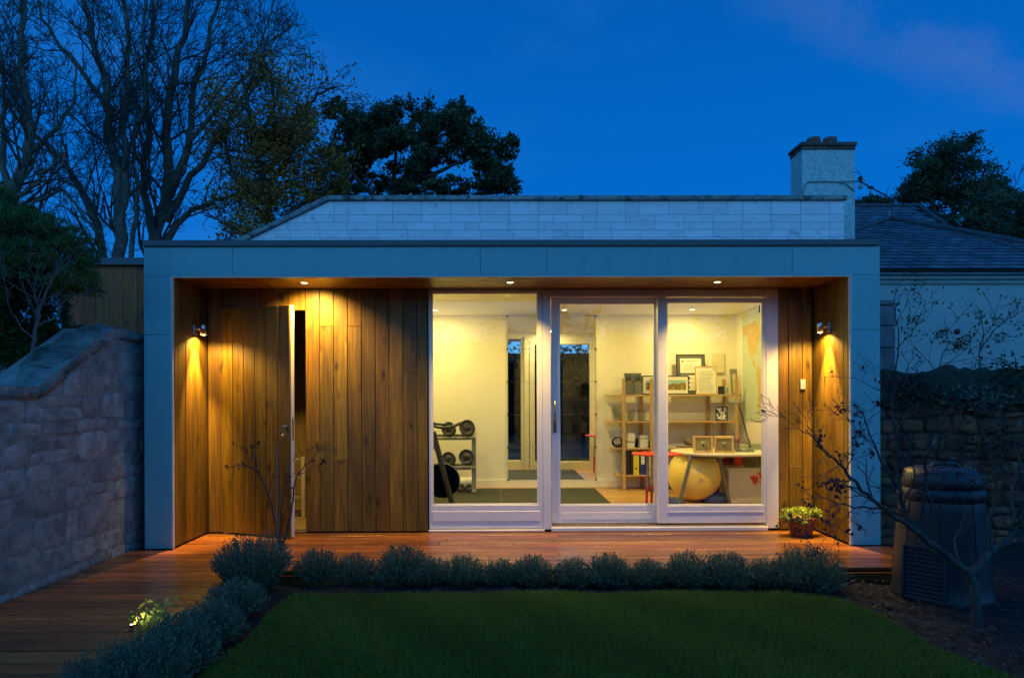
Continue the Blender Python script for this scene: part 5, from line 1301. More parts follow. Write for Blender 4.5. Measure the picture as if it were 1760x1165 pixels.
# front plane: triangle between eaves corners and the apex
def hipclip(poly, x0_, x1_, xa_, S):
    # left hip from (x0_,0) to (xa_,S) ; right hip from (x1_,0) to (xa_,S)
    poly = clip(poly, S, -(xa_-x0_), -S*x0_)
    if len(poly) > 2: poly = clip(poly, -S, (xa_-x1_), S*x1_)
    return poly
def slates(par, O, U_, V_, N_, S, x0_, x1_, xa_, row, wid, vis0, vis1, r, s1=None):
    n = 0; k = 0; v = 0.0; top = S if s1 is None else s1
    while v < top:
        off = (k % 2)*wid/2; x = math.floor(vis0/wid)*wid+off
        while x < vis1:
            gp = r.uniform(.010, .015); v0 = v-r.uniform(0, .010)
            poly = [(x+gp, v0), (x+wid-gp, v0+r.uniform(-.004, .004)), (x+wid-gp, min(v+row*1.15, top)), (x+gp, min(v+row*1.15, top))]
            poly = hipclip(poly, x0_, x1_, xa_, S)
            if len(poly) > 2 and area2(poly) > .004:
                th = lambda u_, v_, vb=v: .014*(1-(v_-vb)/(row*1.15))+.003; tt = lambda u_, v_, vb=v: .014*(1-(v_-vb)/(row*1.15))+.0115
                m = MB(); m.prism(poly, O, U_, V_, N_, th, tt); m.build('slate', M['slate'], par); n += 1
            x += wid
        v += row; k += 1
    return n
m = MB(); m.prism([(xE0, 0), (xE1, 0), (apex.x, SL)], O, U_, V_, N_, -.05, 0); m.build('roof_base', M['slatedark'], h)
n1 = slates(h, O, U_, V_, N_, SL, xE0, xE1, apex.x, .175, .265, X(1500, YE_), X(1800, 10)+.3, random.Random(8))
cL = Vector((xE0, YE_, zer)); cR = Vector((xE1, YE_, zer))
m = MB(); m.tube([cR+N_*.02, apex+N_*.03], .055, 8); m.build('hip_ridge', M['ridge'], h)
m = MB(); m.tube([cL+N_*.02, apex+N_*.03], .04, 8); m.build('hip_ridge', M['ridge'], h)
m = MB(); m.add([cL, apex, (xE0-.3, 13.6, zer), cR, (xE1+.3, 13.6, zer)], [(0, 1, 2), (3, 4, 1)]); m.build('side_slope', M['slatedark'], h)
box('finial', M['gutter'], h, apex.x-.03, apex.x-.015, apex.y-.02, apex.y, apex.z+.02, apex.z+.16)
# rear higher roof
YR2 = 12.6; zr0 = Z(418, YR2, 1540); rd = at(1540, 356, 14.6); rx0_, rx1_ = at(1380, 356, 14.6).x, at(1580, 356, 14.6).x
O2 = Vector((0, YR2, zr0)); sv = Vector((0, 2.0, rd.z-zr0)); S2 = sv.length; V2 = sv/S2; N2 = U_.cross(V2); ex1 = at(1662, 418, YR2).x
m = MB(); m.prism([(rx0_-.5, 0), (ex1, 0), (rx1_, S2), (rx0_-.5, S2)], O2, U_, V2, N2, -.05, 0); m.build('roof_base', M['slatedark'], h)
r = random.Random(9); v = 0; k = 0
while v < S2:
    x = rx0_+(k % 2)*.15
    while x < ex1:
        poly = [(x+.012, v), (x+.288, v), (x+.288, min(v+.25, S2)), (x+.012, min(v+.25, S2))]
        poly = clip(poly, -S2, (rx1_-ex1), S2*ex1)
        if len(poly) > 2 and area2(poly) > .004:
            th = lambda a_, b_, vb=v: .014*(1-(b_-vb)/.25)+.003; tt = lambda a_, b_, vb=v: .014*(1-(b_-vb)/.25)+.0115
            m = MB(); m.prism(poly, O2, U_, V2, N2, th, tt); m.build('slate', M['slate'], h)
        x += .3
    v += .21; k += 1
m = MB(); m.tube([(rx0_-.5, 14.6, rd.z+.03), (rx1_, 14.6, rd.z+.03)], .05, 8); m.build('ridge', M['ridge'], h)
m = MB(); m.tube([(rx1_, 14.6, rd.z+.03), (ex1, YR2, zr0+.02)], .05, 8); m.build('hip_ridge', M['ridge'], h)
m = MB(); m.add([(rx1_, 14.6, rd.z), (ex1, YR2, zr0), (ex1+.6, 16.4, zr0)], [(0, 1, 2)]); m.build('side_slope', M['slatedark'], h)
# stone pier in front of the house
YP = 7.4; x0, x1 = X(1500, YP), X(1540, YP); t = thing('stone_pier', ((x0+x1)/2, YP+.2, GZ), 'narrow dressed stone pier between the frame and the white house', 'pier')
zz = [GZ, .3, .75, 1.2, Z(640, YP), Z(600, YP), Z(562, YP), Z(525, YP)]
for a, b in zip(zz[:-1], zz[1:]): d = R.uniform(-.012, .012); box('stone', M['postblock'], t, x0, x1+d, YP+d*.3, YP+.4, a+.002, b-.003, .012)
box('stone', M['postblock'], t, x0, x1-.02, YP-.01, YP+.4, Z(525, YP)+.001, Z(517, YP), .006)

# ------------------------------------------------------------------ planting
def lavender_mesh(seed, rad_, hgt, upright=False, nst=430):
    """a dome of fine shoots whose tips lie on a bumpy ellipsoid"""
    r_ = np.random.RandomState(seed); Q = []; T = []
    for i in range(nst):
        a = r_.rand()*2*PI; th = math.acos(1-r_.rand()*(.80 if upright else .98)); lump = 1+.16*noise.noise(Vector((math.cos(a)*1.6, math.sin(a)*1.6+seed*7, th*1.5)))+.05*r_.randn()
        tip = np.array([math.cos(a)*math.sin(th)*rad_*1.05, math.sin(a)*math.sin(th)*rad_*1.05, .04+hgt*math.cos(th)**(.5 if upright else .8)])*lump
        base = np.array([tip[0]*.35, tip[1]*.35, -.01]); d = tip-base; d /= np.linalg.norm(d); d[2] += .55 if upright else .25; d /= np.linalg.norm(d)
        n = 15; tn = r_.rand()*.5
        for k in range(n):
            f = .18+.82*k/(n-1); p = base+(tip-base)*f; dd = d*1.0+r_.randn(3)*(.30 if upright else .5); dd /= np.linalg.norm(dd); s_ = np.cross(dd, r_.randn(3)); s_ /= np.linalg.norm(s_)
            L_ = (.018+.016*r_.rand())*(1.3-.45*f); w = .0030+.0018*r_.rand()
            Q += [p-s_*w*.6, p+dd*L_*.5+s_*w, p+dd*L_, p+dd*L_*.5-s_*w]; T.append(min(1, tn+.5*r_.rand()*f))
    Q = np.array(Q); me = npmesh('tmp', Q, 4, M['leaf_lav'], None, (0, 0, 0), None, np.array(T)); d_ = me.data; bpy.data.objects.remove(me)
    m = MB(); rr_ = random.Random(seed)
    for i in range(26):
        a = rr_.uniform(0, 2*PI); q = rr_.uniform(.2, .8)*rad_; m.tube([(math.cos(a)*.02, math.sin(a)*.02, -.02), (math.cos(a)*q*.6, math.sin(a)*q*.6, hgt*.35), (math.cos(a)*q, math.sin(a)*q, hgt*.75)], [.004, .003, .0015], 4, caps=False)
    st = m.build('tmp', M['deadtwig'], None, origin=(0, 0, 0)); sd = st.data; bpy.data.objects.remove(st)
    return d_, sd
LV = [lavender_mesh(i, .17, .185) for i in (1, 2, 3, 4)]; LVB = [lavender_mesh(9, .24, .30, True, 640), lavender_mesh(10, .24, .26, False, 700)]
def lav(px_, py_, w, lab, big=None, rot=0.0, grp='lavender bushes along the deck'):
    """px_, py_: foot of the bush in the photograph; w: its width there in pixels"""
    p = atg(px_, py_, GZ); width = w/FPX*p.y
    var, rr_ = (LVB[big], .24) if big is not None else (R.choice(LV), .17)
    sc = width/(2*rr_*1.02)
    t = thing('lavender_bush', p, lab, 'lavender', grp)
    o = bpy.data.objects.new('foliage', var[0]); COL.objects.link(o); o.parent = t; o['kind'] = 'stuff'
    o2 = bpy.data.objects.new('stems', var[1]); COL.objects.link(o2); o2.parent = t; o2['kind'] = 'stuff'
    t.scale = (sc, sc, sc*R.uniform(.95, 1.1)); t.rotation_euler = (0, 0, R.uniform(0, 6.28)); return t
row = [(545, 1000, 78), (610, 1002, 72), (690, 1004, 92), (738, 1003, 66), (795, 1004, 74), (860, 1004, 66), (915, 1004, 70), (985, 1006, 72), (1045, 1006, 80), (1113, 1006, 66), (1183, 1007, 82), (1250, 1008, 86), (1318, 1008, 66)]
nth = ['first', 'second', 'third', 'fourth', 'fifth', 'sixth', 'seventh', 'eighth', 'ninth', 'tenth', 'eleventh', 'twelfth', 'last small']
where = ['below the open timber door gap', 'below the timber cladding', 'the widest below the cladding', 'under the left edge of the window', 'beneath the fixed window', 'beneath the middle of the fixed window', 'under the right edge of the window', 'under the brass handle', 'beneath the middle sliding door', 'beneath the meeting of both sliding doors', 'beneath the yellow ball', 'beneath the right sliding door', 'beside the big bush']
for (a, b, c), n_, w_ in zip(row, nth, where): lav(a, b, c*.98, '%s lavender of the deck row, %s' % (n_, w_))
lav(1390, 1012, 118, 'large lavender bush at the right end of the row below the plant pot', big=1)
lav(434, 1018, 130, 'tall upright lavender bush at the corner of deck and path', big=0)
for a, b, c, l_ in ((404, 1058, 96, 'rounded lavender bush directly in front of the tall corner one'), (362, 1104, 112, 'lavender bush along the path, second before the corner bush'), (310, 1150, 128, 'lavender bush along the path beside the bright leafy plant'), (252, 1192, 150, 'lavender bush spilling over the path at the bottom of the picture'), (180, 1222, 165, 'lavender bush nearest to the camera at the lower left')):
    lav(a, b, c, l_, big=1 if c > 140 else None)
def leafcloud(par, c, rd, n, size, mat, seed, asp=.5, droop=0):
    r_ = np.random.RandomState(seed); P, T = clumps([(c, rd)], n, r_, 30); return addleaves('foliage', P, T, size, mat, par, asp, droop, None, r_)
# bright plant with its small garden light
p = atg(277, 1110, GZ); t = thing('leafy_plant', p, 'small plant with lit yellow green leaves among the path lavenders', 'plant')
r_ = np.random.RandomState(4); c = p+Vector((-.05, .0, .15)); P = np.array(c)+r_.randn(230, 3)*[.05, .05, .05]; addleaves('leaves', P, r_.rand(len(P)), .03, M['leaf_bright'], t, .55)
m = MB()
for i in range(6): m.tube([p, p+Vector((R.uniform(-.05, .05), R.uniform(-.05, .05), .18))], .002, 4)
m.build('stems', M['deadtwig'], t, kind='stuff')
p = Vector((c.x-.085, c.y-.05, .001)); t = thing('garden_spike_light', p, 'tiny lit ground light hidden beside the yellow green plant', 'garden light')
m = MB(); m.lathe([(.012, 0), (.012, .004), (.004, .006), (.004, .018), (.010, .020), (.011, .034), (.009, .036)], p, 14); m.build('housing', M['black'], t)
m = MB(); m.lathe([(0, .0365), (.008, .0365)], p, 12); m.build('lamp', E_ROOM, t)
spot(t, 'light', p+Vector((0, 0, .042)), (.9, .5, .45), 1.6, 110, .8, (1, .85, .4), .006)
# potted plant by the right wall
p = atg(1377, 921, 0); t = thing('plant_pot', p, 'dark red round pot with trailing bright green plant on the deck by the right door', 'plant pot')
m = MB(); m.lathe([(.085, 0), (.105, .06), (.118, .155), (.126, .16), (.126, .178), (.110, .178), (.105, .15), (0, .15)], p, 32); m.build('pot', M['claypot'], t)
r_ = np.random.RandomState(8); P, T = clumps([(p+Vector((0, 0, .225)), (.165, .13, .045)), (p+Vector((-.13, 0, .19)), (.05, .06, .07)), (p+Vector((.14, 0, .2)), (.05, .06, .06)), (p+Vector((-.02, -.10, .16)), (.09, .03, .05))], 1900, r_, 24)
addleaves('foliage', P, T, .021, M['leaf_bright'], t, .8, 0, None, r_)
# ---- branching things
def wobble(pts, n, amp, r_):
    """resample polyline with smooth jitter"""
    out = []; pts = [Vector(p) for p in pts]; N_ = len(pts)-1
    for i in range(N_):
        p0 = pts[max(i-1, 0)]; p1 = pts[i]; p2 = pts[i+1]; p3 = pts[min(i+2, N_)]
        for k in range(n):
            t = k/n; q = .5*((2*p1)+(p2-p0)*t+(2*p0-5*p1+4*p2-p3)*t*t+(3*p1-p0-3*p2+p3)*t**3)
            out.append(q+(Vector((r_.gauss(0, 1), r_.gauss(0, 1), r_.gauss(0, 1)))*amp if (i or k) else Vector()))
    out.append(pts[-1]); return out
def sprout(mb, p, d, L_, r0, lev, P, r_, ends, dirs=None):
    """a branch that splits again; P: per-level dict(count, ang, ratio, wob, up)"""
    q = P[lev]; n = q.get('seg', 4); pts = [p]; dd = d.normalized(); st = L_/n
    for i in range(n):
        dd = (dd+Vector((r_.gauss(0, 1), r_.gauss(0, 1), r_.gauss(0, 1)))*q['wob']+Vector((0, 0, q['up']))).normalized(); pts.append(pts[-1]+dd*st)
    rmin = P[0]['rmin']; rs = [max(rmin, r0*(1-.62*i/n)) for i in range(n+1)]
    mb.tube(pts, rs, 5 if lev == 0 else (4 if r0 > .02 and lev < 2 else 3), caps=False)
    ends.append(pts[-1]); ends.append(pts[n//2])
    if lev+1 < len(P):
        c = P[lev+1]; m_ = c['count'] if r_.random() < .7 else c['count']-1
        for k in range(m_):
            f = c.get('f0', .2)+(1-c.get('f0', .2))*(k+r_.random())/m_; f = min(f, .999); i = int(f*n); s_ = pts[i].lerp(pts[i+1], f*n-i)
            t_ = (pts[i+1]-pts[i]).normalized(); ax = t_.orthogonal().normalized(); ax.rotate(Matrix.Rotation(r_.uniform(0, 2*PI), 3, t_))
            nd = (t_*math.cos(c['ang'])+ax*math.sin(c['ang'])); nd.normalize()
            sprout(mb, s_, nd, L_*c['ratio']*(1.15-.55*f)*r_.uniform(.7, 1.2), rs[i]*.62, lev+1, P, r_, ends)
def tree_frame(stems, Y, r_, dy=.9, scale=1.0):
    """stems in photo pixels at distance Y -> wobbly 3-D polylines with radii"""
    out = []
    for st in stems:
        pts_, r0, r1 = st[0], st[1], st[2]; oy = r_.uniform(-dy, dy); n = len(pts_)
        p3 = [at(a, b, Y+(oy*i/max(1, n-1) if st is not stems[0] else 0)) for i, (a, b) in enumerate(pts_)]
        out.append((wobble(p3, 4, .035*scale, r_), r0, r1))
    return out
def bare_tree(Y, stems, seed, P, lab, nper=1.6, grp='bare winter trees behind the garden', leafy=None, name='bare_tree', barkm='bark'):
    r_ = random.Random(seed); fr_ = tree_frame(stems, Y, r_); base = fr_[0][0][0]
    t = thing(name, (base.x, base.y, GZ), lab, 'tree', grp); ends = []
    mt = MB(); mc = MB()
    for pts, r0, r1 in fr_:
        n = len(pts); rs = [.84*(r0+(r1-r0)*(i/(n-1))**.8) for i in range(n)]; mt.tube(pts, rs, 10, caps=False)
        length = sum((pts[i+1]-pts[i]).length for i in range(n-1)); cnt = int(length*nper)
        for k in range(cnt):
            f = .22+.78*(k+r_.random())/cnt; f = min(f, .995) ; i = int(f*(n-1)); s_ = pts[i].lerp(pts[i+1], f*(n-1)-i)
            if s_.z < 3.2: continue
            t_ = (pts[i+1]-pts[i]).normalized(); ax = t_.orthogonal().normalized(); ax.rotate(Matrix.Rotation(r_.uniform(0, 2*PI), 3, t_)); a_ = r_.uniform(.45, 1.0)
            sprout(mc, s_, t_*math.cos(a_)+ax*math.sin(a_), P[0]['len']*r_.uniform(.6, 1.25)*(1.15-.5*f), max(.012, rs[i]*.30), 0, P, r_, ends)
    mt.build('trunk', M[barkm], t, origin=base); mc.build('crown', M['twig'], t, origin=base, kind='stuff')
    return t, ends
PB = [dict(count=0, ang=.7, ratio=1, wob=.13, up=.10, seg=6, rmin=.0065, len=2.4), dict(count=5, ang=.62, ratio=.60, wob=.15, up=.09, seg=5), dict(count=4, ang=.6, ratio=.58, wob=.18, up=.07, seg=4), dict(count=4, ang=.6, ratio=.62, wob=.22, up=.05, seg=3, f0=.1)]
A_ = [([(212, 768), (206, 600), (204, 440), (203, 330), (190, 240), (180, 150), (158, 60), (135, -40)], .27, .07),
      ([(203, 390), (214, 300), (212, 200), (222, 100), (214, 0), (222, -80)], .15, .05),
      ([(190, 600), (176, 430), (150, 350), (118, 290), (70, 240), (30, 205), (0, 150)], .17, .03),
      ([(186, 200), (150, 130), (100, 70), (70, 20), (60, -40)], .09, .03),
      ([(214, 560), (228, 420), (236, 330), (232, 240), (250, 150), (245, 60), (262, -60)], .10, .03)]
bare_tree(19.0, A_, 21, PB, 'tall bare tree with pale twin trunk left of the garden room roof', 1.8)
B_ = [([(262, 768), (262, 560), (264, 420), (290, 330), (286, 230), (300, 130), (318, 40), (330, -60)], .30, .07),
      ([(268, 430), (250, 330), (254, 230), (248, 130), (262, 40), (258, -60)], .16, .05),
      ([(290, 330), (322, 250), (330, 170), (352, 90), (376, 0), (392, -70)], .16, .04),
      ([(284, 380), (330, 300), (380, 230), (420, 160), (455, 100), (478, 60)], .14, .03),
      ([(270, 440), (320, 370), (370, 345), (420, 330), (455, 300)], .13, .03),
      ([(322, 250), (372, 190), (420, 130), (455, 60), (470, 0)], .09, .02)]
bare_tree(20.5, B_, 22, PB, 'tall bare spreading tree nearest the timber fence, right of the twin trunk', 1.9)
C_ = [([(-8, 768), (6, 560), (12, 420), (20, 330), (44, 270), (50, 200), (36, 110), (40, 20), (30, -60)], .26, .06),
      ([(20, 350), (55, 320), (92, 285), (108, 262), (98, 300)], .09, .02),
      ([(44, 270), (80, 235), (112, 200), (128, 150), (120, 90)], .10, .02),
      ([(12, 330), (0, 230), (8, 130), (-10, 40)], .12, .03), ([(20, 420), (60, 350), (110, 330), (150, 380), (172, 400)], .08, .02)]
bare_tree(17.5, C_, 23, PB, 'bare gnarled tree at the far left edge above the conifer', 2.0)
# autumn tree: limbs, twigs, and yellow brown leaves
D_ = [([(452, 768), (455, 560), (462, 420), (455, 330), (440, 250), (430, 190), (415, 130)], .26, .05), ([(455, 330), (500, 260), (520, 200), (545, 165), (580, 150)], .12, .03),
      ([(460, 400), (520, 350), (560, 320), (585, 300)], .10, .03), ([(458, 380), (420, 330), (395, 280), (380, 220)], .11, .03), ([(440, 250), (470, 190), (465, 130), (450, 90)], .09, .02), ([(460, 420), (400, 390), (350, 370)], .08, .02)]
PA = [dict(count=0, ang=.8, ratio=1, wob=.2, up=.03, seg=5, rmin=.010, len=1.8), dict(count=4, ang=.75, ratio=.6, wob=.22, up=.02, seg=4), dict(count=3, ang=.7, ratio=.6, wob=.25, up=.0, seg=3)]
t, ends = bare_tree(19.8, D_, 24, PA, 'dark limbed tree with sparse yellow brown autumn leaves in the middle left', 2.0, None, name='autumn_tree', barkm='twig')
r_ = np.random.RandomState(31)
E = np.array([tuple(e) for e in ends]); 
def pxof(E):
    ca, sa = math.cos(YAW), math.sin(YAW); d = E[:, 0]*sa+E[:, 1]*ca; return CX+FPX*(E[:, 0]*ca-E[:, 1]*sa)/d, CY-FPX*(E[:, 2]-CAMZ)/d
ux, uy = pxof(E); dens = np.exp(-((ux-465)/90)**2-((uy-280)/130)**2)
idx = r_.choice(len(E), 15000, p=dens/dens.sum()); P = E[idx]+r_.randn(15000, 3)*.16
c1 = [(at(a, b, 19.6), (w/59, w/62, h_/59)) for a, b, w, h_ in ((440, 395, 62, 34), (530, 270, 55, 42), (570, 300, 40, 40), (560, 350, 40, 26), (500, 200, 46, 40), (575, 335, 26, 30), (430, 330, 30, 40), (480, 330, 60, 50), (455, 250, 50, 60), (545, 320, 38, 40))]
P2, T2 = clumps(c1, 12000, r_, 60, .22); P = np.concatenate([P, P2]); T = np.clip(.5*r_.rand(len(P))+.5*(.5+.5*np.sin(P[:, 0]*3)*np.sin(P[:, 2]*2.6+1)), 0, 1)
addleaves('leaves', P, T, .085, M['leaf_autumn'], t, .7, .3, None, r_)
# evergreen oak in the middle
O_ = [([(655, 768), (655, 560), (662, 420), (668, 350), (690, 310), (720, 280), (740, 230)], .30, .06), ([(668, 360), (625, 320), (600, 290), (590, 250), (596, 200)], .15, .03), ([(690, 320), (740, 300), (790, 280), (830, 270)], .14, .03), ([(665, 380), (700, 345), (760, 340), (800, 330)], .12, .03), ([(672, 340), (680, 270), (690, 220)], .12, .03), ([(612, 400), (618, 350), (606, 320)], .08, .03)]
t, ends = bare_tree(24.0, O_, 25, PA, 'dark evergreen tree with rounded leafy crown behind the white gable', 1.1, None, name='evergreen_tree', barkm='twig')
r_ = np.random.RandomState(32); sc_ = FPX/24.0
CL = [(650, 232, 46, 40), (700, 215, 48, 40), (756, 205, 44, 34), (790, 200, 30, 26), (800, 250, 46, 44), (845, 270, 38, 46), (850, 305, 34, 26), (600, 205, 24, 26), (612, 250, 40, 34), (690, 262, 52, 34), (590, 300, 20, 24), (745, 262, 40, 30), (625, 285, 26, 28), (770, 318, 36, 16), (825, 325, 34, 12), (700, 322, 26, 12), (580, 180, 14, 12), (870, 255, 22, 22), (665, 195, 24, 18), (590, 330, 34, 12), (640, 318, 36, 18), (720, 300, 30, 22), (875, 320, 22, 16), (740, 330, 50, 8), (575, 270, 20, 26), (615, 225, 34, 30), (570, 190, 20, 14)]
cl_ = [(at(a, b, 24.0+R.uniform(-1, 1)), (w/sc_, w/sc_*1.1, h_/sc_)) for a, b, w, h_ in CL]
P, T = clumps(cl_, 42000, r_, 22, .30, .8); addleaves('leaves', P, T, .13, M['leaf_oak'], t, .6, .1, None, r_)
# trees at the right, beyond the slate roofs
def loose(Y, CLs, base, lab, seed, n, size):
    r_ = np.random.RandomState(seed); s_ = FPX/Y; stems = [([(base[0], 700), (base[0], 560), (base[0]+2, base[1]+60), (base[0]-4, base[1])], .22, .05), ([(base[0], base[1]+90), (base[0]-30, base[1]+30), (base[0]-50, base[1]-10)], .1, .03), ([(base[0], base[1]+80), (base[0]+35, base[1]+30), (base[0]+50, base[1])], .1, .03)]
    t, ends = bare_tree(Y, stems, seed, PA, lab, .9, 'leafy trees beyond the slate roofs', name='leafy_tree', barkm='twig')
    P, T = clumps([(at(a, b, Y+R.uniform(-.6, .6)), (w/s_, w/s_, h_/s_)) for a, b, w, h_ in CLs], n, r_, 30, .30, .85); addleaves('leaves', P, T, size, M['leaf_right'], t, .28, .25, None, r_)
loose(20.0, [(1600, 285, 40, 34), (1640, 270, 46, 36), (1650, 310, 56, 40), (1590, 322, 44, 26), (1680, 345, 50, 34), (1620, 350, 60, 24), (1700, 385, 40, 24), (1562, 335, 24, 16), (1655, 390, 60, 30)], (1640, 330), 'large leafy tree with drooping sprays between chimney and right edge', 41, 19000, .15)
loose(21.0, [(1712, 325, 28, 24), (1735, 360, 36, 30), (1765, 350, 30, 36), (1750, 400, 40, 30), (1790, 390, 40, 40), (1720, 420, 40, 16)], (1745, 370), 'smaller leafy tree cut by the right edge of the picture', 42, 11000, .15)
loose(24.0, [(1498, 345, 14, 11), (1520, 350, 18, 8), (1478, 352, 12, 8)], (1500, 360), 'small treetop just above the rear slate ridge beside the chimney', 43, 2600, .13)
# conifer behind the left wall with dead lower growth
YN = 5.0; t = thing('conifer_shrub', at(60, 740, YN+.4)*1.0, 'dense dark green conifer with brown dead lower growth above the left wall', 'conifer'); t.location.z = .9; WL[t.name] = Vector(t.location)
r_ = np.random.RandomState(51); s_ = FPX/YN
cg = [(-20, 410, 50, 62), (40, 395, 40, 36), (90, 425, 46, 46), (130, 455, 24, 44), (40, 450, 60, 40), (105, 480, 44, 28), (10, 360, 26, 24), (-10, 480, 50, 50), (138, 490, 14, 22), (75, 385, 22, 18), (148, 425, 10, 34), (118, 402, 12, 30), (14, 346, 16, 30), (60, 378, 12, 26), (-25, 350, 20, 40)]
P, T = clumps([(at(a, b, YN+.35+R.uniform(-.1, .15)), (w/s_, .34, h_/s_)) for a, b, w, h_ in cg], 60000, r_, 60, .2, .85)
d = np.stack([r_.randn(len(P))*.3, r_.randn(len(P))*.3, np.ones(len(P))], 1); addleaves('foliage', P, T, .030, M['leaf_conifer'], t, .24, 0, (d, .3), r_)
P, T = clumps([(at(a, b, YN+.5), (w/s_, .2, h_/s_)) for a, b, w, h_ in ((60, 475, 50, 30), (30, 500, 40, 24), (110, 470, 24, 16))], 9000, r_, 30, .25)
addleaves('dead_growth', P, T, .03, M['leaf_dead'], t, .25, 0, None, r_)
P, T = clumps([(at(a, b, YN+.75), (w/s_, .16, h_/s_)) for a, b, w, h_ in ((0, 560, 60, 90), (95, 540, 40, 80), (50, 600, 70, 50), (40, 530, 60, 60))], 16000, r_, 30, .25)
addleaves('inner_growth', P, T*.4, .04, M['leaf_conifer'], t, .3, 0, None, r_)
def shrub(name, Y, stems, lab, cat, mat, P_, seed, nper, leaves=None, lsize=.03, lmat='leaf_red', lasp=.6, ground=None, minz=-1, dy=.25, grp=None, lspread=.02, frac=1.0, clus=1):
    r_ = random.Random(seed); base = at(stems[0][0][0][0], stems[0][0][0][1], Y); fr_ = []
    for k, st in enumerate(stems):
        oy = r_.uniform(-dy, dy) if k else 0; n = len(st[0]); p3 = [at(a, b, Y+oy*(i/(n-1)) ) for i, (a, b) in enumerate(st[0])]; fr_.append((wobble(p3, 4, .004+.25*st[2], r_), st[1], st[2]))
    t = thing(name, base, lab, cat, grp); ends = []; mt = MB(); mc = MB()
    for pts, r0, r1 in fr_:
        n = len(pts); rs = [r0+(r1-r0)*(i/(n-1))**.8 for i in range(n)]; mt.tube(pts, rs, 9, caps=False); length = sum((pts[i+1]-pts[i]).length for i in range(n-1)); cnt = max(2, int(length*nper)); ends.append(pts[-1])
        for k in range(cnt):
            f = .3+.7*(k+r_.random())/cnt; f = min(f, .995); i = int(f*(n-1)); s_ = pts[i].lerp(pts[i+1], f*(n-1)-i)
            t_ = (pts[i+1]-pts[i]).normalized(); ax = t_.orthogonal().normalized(); ax.rotate(Matrix.Rotation(r_.uniform(0, 2*PI), 3, t_)); a_ = r_.uniform(.5, 1.1)
            sprout(mc, s_, t_*math.cos(a_)+ax*math.sin(a_), P_[0]['len']*r_.uniform(.5, 1.3), max(P_[0]['rmin'], rs[i]*.5), 0, P_, r_, ends)
    mt.build('trunk', mat, t, origin=base); mc.build('twigs', mat, t, origin=base, kind='stuff')
    if leaves:
        rr = np.random.RandomState(seed); E = np.array([tuple(e) for e in ends]); k = rr.choice(len(E), max(1, leaves//clus)); k = np.repeat(k, clus)
        Pn = E[k]+rr.randn(len(k), 3)*lspread; addleaves('leaves', Pn, rr.rand(len(k)), lsize, M[lmat], t, lasp, .4, None, rr)
    return t
PS = [dict(count=0, ang=.7, ratio=1, wob=.16, up=.05, seg=5, rmin=.0016, len=.30), dict(count=3, ang=.7, ratio=.6, wob=.2, up=.04, seg=4), dict(count=2, ang=.7, ratio=.6, wob=.22, up=.02, seg=3)]
# dead little tree against the conifer
shrub('dead_shrub', 4.95, [([(52, 655), (56, 600), (66, 545), (72, 520), (90, 480), (108, 462)], .017, .005), ([(66, 548), (60, 500), (64, 470), (60, 455)], .008, .003), ([(62, 585), (35, 560), (18, 530), (12, 500)], .007, .002), ([(64, 560), (95, 545), (108, 520), (130, 500)], .007, .002), ([(56, 610), (90, 600), (105, 575), (104, 555)], .006, .002), ([(70, 520), (50, 490), (42, 470)], .006, .002)],
      'pale bare twiggy shrub standing in front of the conifer, behind the left wall', 'shrub', M['deadtwig'], PS, 61, 9)
# sapling by the timber door
shrub('bare_sapling', 4.92, [([(482, 945), (474, 905), (464, 860), (446, 815), (436, 780), (432, 768)], .009, .003), ([(484, 940), (496, 900), (503, 860), (508, 820), (530, 795), (548, 775), (560, 760)], .008, .002), ([(482, 930), (484, 880), (490, 830), (488, 800)], .006, .002), ([(446, 815), (430, 800), (424, 775)], .004, .0015), ([(508, 820), (524, 812), (545, 800)], .004, .0015)],
      'thin bare sapling with a few dark red leaves in front of the ajar timber door', 'sapling', M['redtwig'], [dict(count=0, ang=.7, ratio=1, wob=.16, up=.05, seg=5, rmin=.0012, len=.16), dict(count=2, ang=.7, ratio=.6, wob=.2, up=.04, seg=4)], 62, 5, leaves=110, lsize=.022, lspread=.008, clus=3)
m = MB(); a = at(477, 950, 4.9); m.tube([(a.x, 4.9, GZ), (a.x-.002, 4.9, at(0, 765, 4.9).z)], .0035, 6); o = m.build('plant_stake', M['greysteel'], None); tag(o, 'thin grey cane standing beside the bare sapling', 'stake')
# Japanese maple at the right
MP_ = [([(1681, 1078), (1678, 1040), (1670, 995), (1655, 975), (1600, 935), (1570, 905), (1552, 870), (1545, 820), (1540, 780), (1535, 700), (1540, 660)], .032, .005),
       ([(1668, 992), (1700, 950), (1730, 930), (1745, 900), (1765, 860), (1800, 810)], .023, .008),
       ([(1590, 925), (1560, 900), (1520, 875), (1490, 850), (1462, 822), (1440, 795), (1418, 775), (1385, 738)], .018, .003),
       ([(1578, 905), (1590, 850), (1592, 800), (1600, 770), (1640, 740)], .012, .003),
       ([(1705, 945), (1702, 890), (1712, 830), (1700, 780), (1690, 740)], .014, .003),
       ([(1745, 900), (1738, 850), (1750, 800), (1745, 760)], .012, .003),
       ([(1545, 840), (1520, 800), (1500, 760), (1482, 715), (1468, 690)], .009, .002),
       ([(1520, 875), (1470, 870), (1430, 860), (1400, 845)], .007, .002),
       ([(1655, 975), (1640, 930), (1660, 880), (1640, 840)], .007, .002)]
PM = [dict(count=0, ang=.7, ratio=1, wob=.18, up=.03, seg=5, rmin=.0015, len=.30), dict(count=4, ang=.75, ratio=.62, wob=.22, up=.03, seg=4), dict(count=3, ang=.7, ratio=.6, wob=.25, up=.02, seg=3)]
shrub('maple_tree', 4.06, MP_, 'small bare maple with forked trunk and withered dark leaves in front of the compost bin', 'tree', M['maplebark'], PM, 63, 8.5, leaves=900, lsize=.026, lspread=.014, clus=5, dy=.5)
